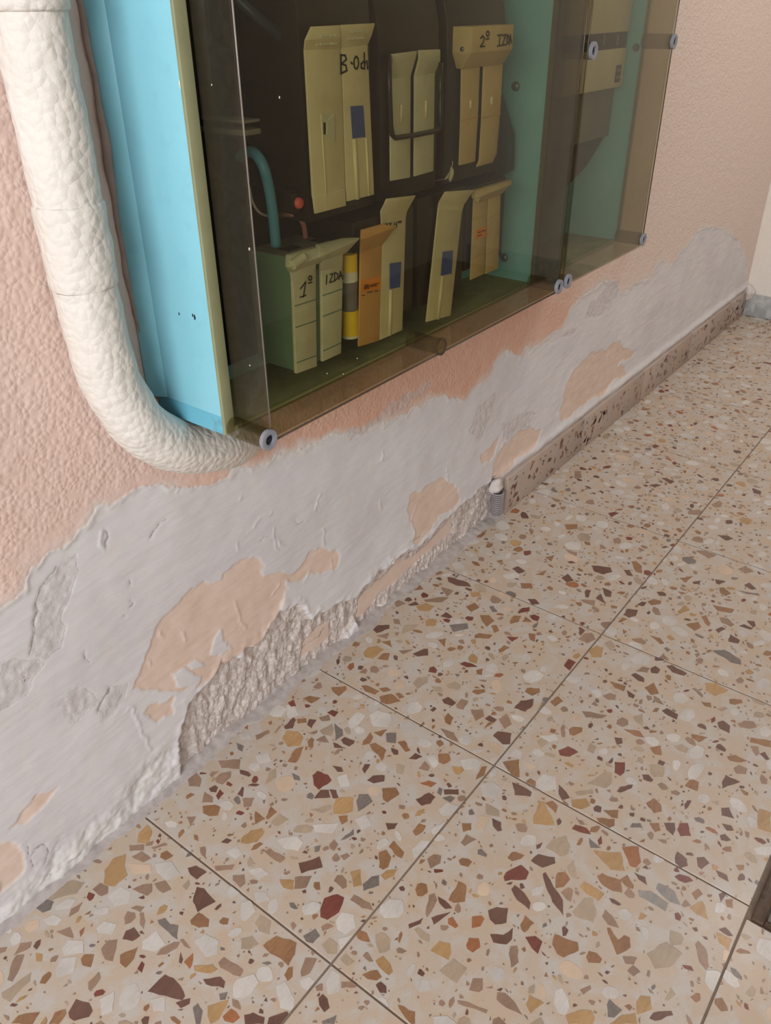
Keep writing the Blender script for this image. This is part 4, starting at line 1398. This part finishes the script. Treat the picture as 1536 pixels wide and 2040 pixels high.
bb.add(vs + vb, [[0, 1, 2, 3], [3, 2, 5, 4], [0, 6, 7, 1], [1, 7, 8, 2], [2, 8, 11, 5], [5, 11, 10, 4], [0, 3, 9, 6], [3, 4, 10, 9], [6, 9, 8, 7], [9, 10, 11, 8]])
cap = bb.build('cap', M['tan'], t, bevel=0.001)
c = on_x(928, 98, xa); bb = MB(); bb.tube([(xa - 0.0012, YF - 0.008, c[2]), (xa + 0.001, YF - 0.008, c[2])], 0.003, 12); bb.build('rivet', M['bolt'], cap, smooth=True)
st = [[(988, 292), (1003, 274), (1016, 292), (1006, 328), (985, 356), (1018, 354)], circ(1042, 258, 11, 18), [(1030, 300), (1052, 296)],
      [(1135, 268), (1130, 350)], [(1118, 271), (1150, 265)], [(1116, 353), (1146, 346)], [(1155, 272), (1180, 265), (1155, 346), (1182, 340)],
      [(1190, 266), (1190, 336)], [(1190, 266), (1204, 280), (1204, 320), (1190, 336)], [(1208, 340), (1215, 266), (1224, 328)], [(1210, 312), (1222, 307)]]
letters(st[:3], z2, yc, 0.0020).build('lettering', M['ink'], cap)
letters(st[3:], z2, yc, 0.0020).build('lettering', M['ink'], cap)
a = on_y(918, 330, YF)[0]; c = on_y(1000, 226, YF)[0]
top_body(a - 0.030, c + 0.012, 0.815, 0.985, 1.10, YF + 0.008, t)

bb = MB(); bb.prism([on_y(u, v, -0.085) for u, v in ((990, 180), (1004, 188), (1026, 268), (1025, 338), (1002, 352), (985, 352))], (0, 0.06, 0)); bb.build('base_foot', M['black'], t, bevel=0.002)

# --- lower left: marked 1st, green grey casing
YL = -0.116
t = empty('fuse_holder', 'pale fuse holder in green casing marked 1º IZDA, lower left of cabinet', 'fuse holder', 'fuse holders in the cabinet')
pa, pb = on_y(580, 508, YL), on_y(591, 745, YL); pc = on_y(683, 600, YL)
xa = 0.5 * (pa[0] + pb[0]); xb = pc[0]; z0, z1v = pb[2], pa[2]
yb = on_x(512, 490, xa)[1]
bb = MB(); bb.box(xa + 0.001, xb - 0.001, YL + 0.005, max(yb, -0.045), z0 + 0.001, z1v - 0.004); cs = bb.build('casing', M['green_side'], t, bevel=0.0015)
bb = MB(); bb.box(xa + 0.002, xb - 0.002, YL + 0.006, max(yb, -0.045) - 0.001, z1v - 0.0042, z1v - 0.0036); bb.build('top_plate', M['meter_grey'], cs)
for u, v in ((578, 495), (640, 478)):
    c = on_z(u, v, z1v - 0.0036); bb = MB(); bb.box(c[0] - 0.013, c[0] + 0.013, c[1] - 0.009, c[1] + 0.009, z1v - 0.0040, z1v - 0.0030); bb.build('terminal_opening', M['hole'], cs)
for rr_, nm in (([(580, 512, 629, 501, YL - 0.006), (581, 540, 630, 529, YL - 0.006), (584, 560, 630, 547, YL), (586, 610, 630, 597, YL), (591, 745, 632, 730, YL)], 0),
                ([(640, 497, 684, 486, YL - 0.006), (641, 523, 684, 510, YL - 0.006), (641, 540, 683, 528, YL), (642, 588, 683, 573, YL), (643, 721, 680, 704, YL)], 1)):
    o = blade(rr_, 0.005).build('handle', M['cream2'], t, bevel=0.001)
    for fr in (0.27, 0.5, 0.88):
        a_ = rr_[2]; b_ = rr_[4]
        p0 = on_y(a_[0] + (b_[0] - a_[0]) * fr + 1, a_[1] + (b_[1] - a_[1]) * fr, YL); p1 = on_y(a_[2] + (b_[2] - a_[2]) * fr - 1, a_[3] + (b_[3] - a_[3]) * fr, YL)
        bb = MB(); bb.tube([p0, p1], 0.0007, 6); bb.build('joint_line', M['green_side'], o)
    if nm == 0:
        st = [[(535, 882), (582, 818), (560, 955)], [(530, 960), (582, 940)], circ(622, 786, 14, 20), [(606, 832), (637, 822)]]
        letters(st, z4, YL, 0.0015).build('lettering', M['ink'], o)
    else:
        st = [[(772, 760), (766, 840)], [(800, 752), (826, 745), (796, 826), (832, 815)], [(842, 736), (840, 812)], [(842, 736), (870, 748), (870, 785), (840, 812)], [(880, 796), (895, 726), (913, 792)], [(885, 772), (910, 763)]]
        letters(st, z4, YL, 0.0015).build('lettering', M['ink'], o)
for rr_ in ([(578, 509, 631, 493, YL - 0.004), (577, 532, 662, 505, YL - 0.014), (583, 545, 640, 524, YL - 0.004)],
            [(637, 489, 690, 476, YL - 0.004), (637, 512, 719, 474, YL - 0.016), (640, 524, 690, 505, YL - 0.004)]):
    blade(rr_, 0.008).build('grip', M['cream2'], t, bevel=0.0015)
bb = MB(); bb.tube([on_y(582, 528, YL - 0.012), on_y(604, 512, YL - 0.012)], 0.006, 10); bb.build('pivot', M['cream2'], t, smooth=True, angle=50)

# --- lower second: yellow cartridge, orange and cream handles
t = empty('fuse_holder', 'fuse holder with orange stained handle and yellow cartridge beside it, lower row', 'fuse holder', 'fuse holders in the cabinet')
YM = -0.114
ro_ = [(721, 458, 763, 446, YM - 0.010), (720, 478, 790, 452, YM - 0.014), (719, 504, 762, 488, YM), (716, 660, 757, 648, YM), (715, 691, 756, 679, YM)]
o = blade(ro_).build('handle', M['orange'], t, bevel=0.001); o['label'] = 'orange stained plastic handle'
patch([(1082, 812), (1256, 770), (1254, 888), (1078, 905)], YM, M['orange_label'], 'paper_label', o, 0.0007, z4)
st = [[(1115, 846), (1112, 886)], [(1128, 843), (1125, 886)], circ(1143, 862, 9, 18), [(1165, 850), (1190, 845)], [(1195, 842), (1235, 834)], [(1165, 862), (1220, 852)], [(1135, 915), (1180, 908)], [(1205, 905), (1228, 900)], [(1090, 942), (1112, 940)]]
letters(st, z4, YM - 0.0008, 0.0008).build('lettering', M['ink'], o)
c = z4(1122, 412); c = on_y(c[0], c[1], YM - 0.011); bb = MB(); bb.tube([c, c + (0, 0.004, 0)], 0.0040, 12); bb.build('rivet', M['tan'], o, smooth=True)
rc = [(772, 396, 829, 389, YM - 0.014), (768, 405, 824, 399, YM - 0.012), (760, 421, 812, 420, YM - 0.004), (761, 440, 809, 434, YM), (757, 678, 802, 658, YM)]
o = blade(rc).build('handle', M['cream'], t, bevel=0.001)
patch([(777, 525), (800, 522), (797, 572), (777, 576)], YM, M['blue_label'], 'blue_sticker', o, 0.0009)
bb = MB(); bb.tube([on_y(778, 578, YM), on_y(776, 668, YM)], 0.0026, 8); bb.build('ridge', M['cream'], o, smooth=True)
st = [[(1302, 300), (1318, 296), (1312, 308)], [(1335, 292), (1345, 304), (1352, 288)], [(1378, 285), (1380, 306), (1392, 300)], [(1400, 282), (1402, 312), (1398, 330)], [(1412, 278), (1420, 290), (1428, 274), (1436, 288), (1442, 270)]]
letters(st, z4, lambda u, v: on_face(rc, u, v), 0.0012).build('lettering', M['ink'], o)
xa = on_y(694, 600, YM)[0]; xb = on_y(806, 560, YM)[0]
body('base', xa + 0.022, xb + 0.030, YM + 0.006, -0.0225, 0.655, 0.800, t)
# cartridge
cx_ = on_y(702, 590, -0.106); rC = 0.0125
def cyl(v0, v1, r, mat, nm):
    a = on_y(702, v0, -0.106); c = on_y(702, v1, -0.106)
    bb = MB(); bb.tube([(cx_[0], -0.100, a[2]), (cx_[0], -0.100, c[2])], r, 18); return bb.build(nm, M[mat], t, smooth=True, angle=50)
cyl(505, 540, rC, 'yellow', 'cartridge_cap'); cyl(540, 560, rC * 1.0, 'white_paper', 'cartridge_band'); cyl(560, 618, rC * 0.95, 'ceramic', 'cartridge_body'); cyl(618, 668, rC, 'yellow', 'cartridge_cap'); cyl(668, 673, rC, 'white_paper', 'cartridge_band')

# --- lower third: loose tilted cream handle
t = empty('fuse_holder', 'fuse holder with a single loose slanting cream handle, lower row', 'fuse holder', 'fuse holders in the cabinet')
rt_ = [(889, 382, 945, 378, YM - 0.014), (884, 390, 939, 387, YM - 0.012), (876, 404, 925, 408, YM - 0.004), (874, 416, 921, 420, YM), (850, 642, 898, 629, YM - 0.004)]
o = blade(rt_).build('handle', M['cream'], t, bevel=0.001)
patch([(883, 502), (903, 499), (900, 545), (879, 549)], lambda u, v: on_face(rt_, u, v), M['blue_label'], 'blue_sticker', o, 0.0012)
bb = MB(); bb.tube([on_y(881, 550, YM - 0.003), on_y(872, 636, YM - 0.0042)], 0.0026, 8); bb.build('ridge', M['cream'], o, smooth=True)
xa = on_y(862, 560, YM)[0]; xb = on_y(912, 520, YM)[0]
body('base', xa - 0.030, xb + 0.024, YM + 0.006, -0.0225, 0.650, 0.806, t)

# --- lower right: tan pair
t = empty('fuse_holder', 'small tan fuse holder with an orange label, lower right of cabinet', 'fuse holder', 'fuse holders in the cabinet')
YR = -0.112
for rr_ in ([(945, 386, 972, 377, YR), (942, 470, 969, 460, YR), (938, 558, 965, 546, YR)], [(974, 388, 998, 378, YR), (971, 465, 996, 455, YR), (968, 546, 993, 535, YR)]):
    o = blade(rr_).build('handle', M['tan'], t, bevel=0.001)
    if rr_[0][0] < 950:
        patch([(728, 482), (800, 462), (796, 528), (722, 548)], YR, M['orange_label'], 'paper_label', o, 0.0007, z5)
        letters([[(740, 500), (760, 494)], [(770, 490), (792, 484)], [(738, 525), (765, 516)]], z5, YR - 0.0008, 0.0012).build('lettering', M['ink'], o)
    for fr in (0.3, 0.75):
        p0 = on_y(rr_[0][0] + (rr_[2][0] - rr_[0][0]) * fr + 1, rr_[0][1] + (rr_[2][1] - rr_[0][1]) * fr, YR); p1 = on_y(rr_[0][2] + (rr_[2][2] - rr_[0][2]) * fr - 1, rr_[0][3] + (rr_[2][3] - rr_[0][3]) * fr, YR)
        bb = MB(); bb.tube([p0, p1], 0.0006, 6); bb.build('joint_line', M['orange'], o)
o = blade([(946, 380, 1020, 358, YR - 0.006), (948, 396, 1020, 366, YR - 0.014), (960, 402, 1000, 386, YR - 0.004)], 0.008).build('grip', M['tan'], t, bevel=0.001)
c = on_y(953, 394, YR - 0.013); bb = MB(); bb.ring(c, 0.0025, 0.0055, 0.003, 14); bb.build('rivet', M['cream'], t, smooth=True, angle=50)
xa = on_y(938, 470, YR)[0]; xb = on_y(998, 440, YR)[0]
body('base', xa - 0.006, xb + 0.020, YR + 0.006, -0.0225, 0.675, 0.800, t)

# ------------------------------------------------------------------ cables and small things in the cabinet
def cable(name, pts, r, mat, label, cat='cable'):
    P_ = [np.array(on_y(u, v, y)) for u, v, y in pts]
    out = []
    for i in range(len(P_) - 1):                      # Catmull-Rom
        p0, p1, p2, p3 = P_[max(i - 1, 0)], P_[i], P_[i + 1], P_[min(i + 2, len(P_) - 1)]
        for k in range(6):
            s = k / 6
            out.append(0.5 * (2 * p1 + (p2 - p0) * s + (2 * p0 - 5 * p1 + 4 * p2 - p3) * s * s + (3 * p1 - p0 - 3 * p2 + p3) * s ** 3))
    out.append(P_[-1])
    bb = MB(); bb.tube(out, r, 12); o = bb.build(name, M[mat], None, smooth=True); return tag(o, label, cat)
cable('insulated_cable', [(478, 312, -0.03), (490, 303, -0.05), (508, 306, -0.075), (524, 330, -0.088), (535, 370, -0.09), (543, 420, -0.09), (550, 490, -0.088)], 0.0062, 'cable_blue', 'thick light blue cable curving down into the lower left fuse holder')
cable('insulated_cable', [(470, -5, -0.06), (510, 32, -0.075), (545, 60, -0.08), (568, 78, -0.08)], 0.006, 'cable_dark', 'dark navy cable slanting towards the upper left fuse holder')
cable('thin_wire', [(540, 440, -0.05), (560, 428, -0.07), (588, 430, -0.085), (604, 446, -0.09), (609, 474, -0.088)], 0.0032, 'wire_brown', 'thin reddish brown wire looping into the lower left fuse holder', 'wire')
cable('thin_wire', [(497, 372, -0.07), (503, 402, -0.08), (518, 424, -0.085), (540, 431, -0.08), (560, 432, -0.06)], 0.0016, 'wire_grey', 'thin pale grey wire loop beside the blue cable', 'wire')
c = on_y(599, 405, -0.106)
t = empty('indicator_button', 'small round red button beside the upper left fuse holder', 'button')
bb = MB(); bb.box(c[0] - 0.009, c[0] + 0.009, -0.102, -0.0222, c[2] - 0.012, c[2] + 0.012); bb.build('base', M['black'], t, bevel=0.002)
bb = MB(); bb.tube([(c[0], -0.102, c[2]), (c[0], -0.1060, c[2]), (c[0], -0.1075, c[2])], [0.0065, 0.006, 0.004], 14); bb.build('button', M['red'], t, smooth=True, angle=50)
# dusty dead insect caught on a thread in front of the upper right holder
c = on_y(898, 348, -0.128); t = empty('dead_insect', 'tiny dusty dead insect hanging by upper right fuse holder', 'insect')
t.location = c
bb = MB(); bb.tube([(0.0, 0, 0.010), (0.001, -0.001, 0.006), (0.001, 0, 0.0), (0.0, 0.001, -0.006), (-0.001, 0, -0.009)], [0.001, 0.003, 0.004, 0.003, 0.0008], 8); bb.build('abdomen', M['dust'], t, smooth=True)
bb = MB(); bb.tube([(-0.004, 0, 0.003), (-0.009, 0, -0.002), (-0.014, 0, -0.004)], [0.0012, 0.0018, 0.0008], 6); bb.build('wing', M['dust'], t, smooth=True)
bb = MB(); bb.tube([(0.002, 0, 0.009), (0.004, 0, 0.014), (0.003, 0, 0.017)], 0.0006, 5); bb.tube([(0.0, 0, 0.002), (-0.004, 0, 0.003)], 0.0006, 5)
bb.tube([(0.0, 0.001, -0.004), (0.0, 0.030, -0.012)], 0.0003, 4); bb.build('leg', M['dust'], t)

# ------------------------------------------------------------------ meter in the narrow cabinet
YW = -0.098
t = empty('electricity_meter', 'off-white meter with black band inside the narrow cabinet', 'meter')
pr = on_y(1240, 172, YW); pl_ = on_y(1162, 195, YW)
x0_, x1_ = 0.985, pr[0]
zb_ = pr[2]; zc = on_y(1240, 95, YW)[2]; zd = on_y(1244, 64, YW)[2]
bb = MB(); bb.box(x0_, x1_, YW, -0.0085, zb_, zc - 0.0005); bb.build('lower_casing', M['meter_white'], t, bevel=0.002)
bb = MB(); bb.box(x0_ + 0.001, x1_ - 0.001, YW + 0.003, -0.0085, zc - 0.0005, zd + 0.0005); bd = bb.build('black_band', M['black'], t)
bb = MB(); bb.box(x0_, x1_, YW, -0.0085, zd + 0.0005, zd + 0.19); bb.build('upper_casing', M['meter_white'], t, bevel=0.002)
for u in (1203, 1230):
    c = on_y(u, 79, YW + 0.003); bb = MB(); bb.box(c[0] - 0.002, c[0] + 0.002, YW + 0.002, YW + 0.004, c[2] - 0.008, c[2] + 0.008); bb.build('mark', M['meter_grey'], bd)
c = on_y(1231, 147, YW); bb = MB(); bb.box(c[0] - 0.011, c[0] + 0.011, YW - 0.0006, YW + 0.001, c[2] - 0.014, c[2] + 0.014); lb = bb.build('dark_sticker', M['black'], t)
bb = MB(); bb.box(c[0] - 0.008, c[0] + 0.008, YW - 0.001, YW, c[2] + 0.003, c[2] + 0.009); bb.box(c[0] - 0.008, c[0] + 0.008, YW - 0.001, YW, c[2] - 0.008, c[2] - 0.003); bb.build('sticker_print', M['meter_grey'], lb)
g0 = on_y(1220, 268, YW + 0.02); g0[0] = min(g0[0], 1.241)
bb = MB(); bb.box(x0_ + 0.004, g0[0], YW + 0.020, -0.0085, g0[2], zb_ - 0.0005); bb.build('terminal_cover', M['meter_grey'], t, bevel=0.002)
bb = MB(); q = [(x0_ + 0.01, g0[2]), (g0[0] - 0.004, g0[2]), (g0[0] - 0.07, g0[2] - 0.045), (x0_ + 0.03, g0[2] - 0.10)]
bb.prism([(x, YW + 0.026, z) for x, z in q], (0, 0.05, 0)); bb.build('cable_shroud', M['black'], t)  # black wedge stands in for the triangular shadow under the meter

# ------------------------------------------------------------------ painted waste pipe bending under the cabinet
t = empty('painted_pipe', 'thick cream rough-painted pipe running down and bending under the cabinet', 'pipe')
PX, PY = 0.062, -0.040; RP = 0.0330
def pipe_part(nm, path, rad, seg=40):
    n = len(path); dense = []; rr_ = []
    for i in range(n - 1):
        L = np.linalg.norm(np.array(path[i + 1]) - np.array(path[i])); k_ = max(1, int(L / 0.006))
        for k in range(k_):
            dense.append(np.array(path[i]) + (np.array(path[i + 1]) - np.array(path[i])) * k / k_); rr_.append(rad[i] + (rad[i + 1] - rad[i]) * k / k_)
    dense.append(np.array(path[-1])); rr_.append(rad[-1])
    bb = MB(); bb.tube(dense, rr_, seg); v = np.array(bb.v)
    cen = np.repeat(np.array(dense), seg, 0); d = v - cen; L = np.linalg.norm(d, axis=1, keepdims=True)
    s = v[:, 2] + 0.4 * v[:, 0]; a_ = np.arctan2(d[:, 1], d[:, 0] + 0.3 * d[:, 2]) * RP
    v = v + d / L * (0.0011 * fbm(a_, s, 0.02, 3, 5) + 0.0005 * fbm(a_, s, 0.007, 2, 8))[:, None]
    bb.v = [tuple(p) for p in v]
    return bb.build(nm, M['pipe'], t, smooth=True, angle=60)
zj0 = on_y(90, 22, PY - RP)[2]; zj1 = on_y(140, 418, PY - RP)[2]; zj2 = on_y(190, 585, PY - RP)[2]
pipe_part('pipe_section', [(PX, PY, 1.30), (PX, PY, zj0 + 0.002), (PX, PY, zj0)], [RP + 0.003, RP + 0.003, RP + 0.001])
pipe_part('pipe_section', [(PX, PY, zj0 + 0.0005), (PX, PY, zj1 - 0.004)], [RP - 0.0005, RP])
pipe_part('pipe_collar', [(PX, PY, zj1), (PX, PY, zj1 - 0.003), (PX, PY, zj2 + 0.003), (PX, PY, zj2)], [RP + 0.0002, RP + 0.0022, RP + 0.0018, RP + 0.0004])
ctrl = [np.array(p) for p in ((PX, PY, zj2 + 0.0005), (PX + 0.002, PY, 0.745), (0.0675, PY, 0.705), (0.076, PY, 0.668), (0.099, PY, 0.618), (0.146, PY + 0.001, 0.572), (0.210, PY + 0.008, 0.543), (0.262, PY + 0.026, 0.524), (0.300, PY + 0.050, 0.514))]
path = []
for i in range(len(ctrl) - 1):
    p0, p1, p2, p3 = ctrl[max(i - 1, 0)], ctrl[i], ctrl[i + 1], ctrl[min(i + 2, len(ctrl) - 1)]
    for k in range(5):
        q = k / 5; path.append(0.5 * (2 * p1 + (p2 - p0) * q + (2 * p0 - 5 * p1 + 4 * p2 - p3) * q * q + (3 * p1 - p0 - 3 * p2 + p3) * q ** 3))
path.append(ctrl[-1])
pipe_part('pipe_elbow', path, [RP] * (len(path) - 8) + [RP * (1 - 0.012 * k) for k in range(8)])

# ------------------------------------------------------------------ stub of conduit in the broken wall foot, plaster lump
t = empty('conduit_stub', 'short black corrugated conduit stub poking from broken wall foot', 'conduit')
c = on_y(990, 1003, -0.012); c[2] = 0
h0 = on_y(988, 985, -0.012)[2]; zl = on_y(990, 1020, -0.012)[2]
bb = MB(); bb.tube([(c[0], -0.012, zl - 0.002), (c[0], -0.012, h0 + 0.004)], 0.0125, 16); bb.build('inner_tube', M['conduit'], t, smooth=True, angle=50)
z = zl
while z < h0:
    bb = MB(); bb.tube([(c[0], -0.012, z), (c[0], -0.012, z + 0.001), (c[0], -0.012, z + 0.0024), (c[0], -0.012, z + 0.0034)], [0.0125, 0.0152, 0.0152, 0.0125], 16, caps=False)
    bb.build('corrugation', M['wire_grey'], t, smooth=True); z += 0.0052
def lump(name, c, r, seed, mat, parent=None, sub=3):
    bm = bmesh.new(); bmesh.ops.create_icosphere(bm, subdivisions=sub, radius=1)
    rg = random.Random(seed); ph = [rg.uniform(0, 6) for _ in range(6)]
    for v in bm.verts:
        k = 1 + 0.18 * math.sin(3 * v.co.x + ph[0]) * math.sin(4 * v.co.y + ph[1]) + 0.12 * math.sin(7 * v.co.z + ph[2]) + 0.07 * math.sin(11 * v.co.x + ph[3])
        v.co = Vector((v.co.x * r[0] * k, v.co.y * r[1] * k, v.co.z * r[2] * k))
    me = bpy.data.meshes.new(name); bm.to_mesh(me); bm.free()
    for p in me.polygons: p.use_smooth = True
    o = link(name, me, M[mat], parent); o.location = c; return o
o = lump('plaster_lump', (c[0], -0.006, h0 + 0.014), (0.017, 0.014, 0.020), 3, 'plaster_lump'); tag(o, 'white plaster lump capping the black conduit stub', 'plaster')
q = on_x(1493, 592, X_END - 0.02); o = lump('plaster_lump', (X_END - 0.018, -0.016, 0.088), (0.02, 0.02, 0.028), 8, 'plaster_lump'); tag(o, 'white plaster lump in far corner on top of skirting', 'plaster')

# ------------------------------------------------------------------ steel hatch let into the floor
t = empty('floor_hatch', 'brown rusty framed steel hatch let into floor at the right edge', 'hatch')
hx0, hx1, hy0, hy1 = HATCH; fw_ = 0.016
bb = MB()
for a in ((hx0, hx1, hy1 - fw_, hy1), (hx0, hx1, hy0, hy0 + fw_), (hx0, hx0 + 0.006, hy0 + fw_, hy1 - fw_), (hx1 - fw_, hx1, hy0 + fw_, hy1 - fw_)):
    bb.box(*a, -0.025, 0.006)
bb.build('frame', M['rust'], t, bevel=0.0015)
bb = MB(); bb.box(hx0 + 0.008, hx1 - fw_ - 0.002, hy0 + fw_ + 0.002, hy1 - fw_ - 0.002, -0.02, 0.004); bb.build('plate', M['steel'], t, bevel=0.001)

# flecks of white paint on the cabinet side, dark scuffs, and flecks on the cover
for u, v, r_, mat, nm in ((360, 168, 0.0030, 'white_paper', 'paint_fleck'), (388, 632, 0.0022, 'hole', 'scuff'), (384, 628, 0.0014, 'hole', 'scuff'), (357, 625, 0.0013, 'hole', 'scuff')):
    c = on_x(u, v, BL)
    bb = MB(); bb.prism([(BL - 0.0004, c[1] + r_ * 0.6 * math.cos(q + u) * (1 + 0.3 * math.sin(3 * q)), c[2] + r_ * 1.5 * math.sin(q + u)) for q in [k * math.pi / 4 for k in range(8)]], (0.0006, 0, 0)); B1(nm, bb, M[mat])
for u, v, r_ in ((497, 496, 0.0016), (498, 728, 0.0010), (422, 169, 0.0008), (557, 194, 0.0012), (684, 745, 0.0008), (712, 714, 0.0009), (652, 744, 0.0008)):
    c = on_y(u, v, -CD - 0.0003)
    bb = MB(); bb.prism([c + (r_ * 0.7 * math.cos(k * math.pi / 3), 0, r_ * math.sin(k * math.pi / 3)) for k in range(6)], (0, 0.0004, 0)); B1('paint_fleck', bb, M['white_paper'], cov)
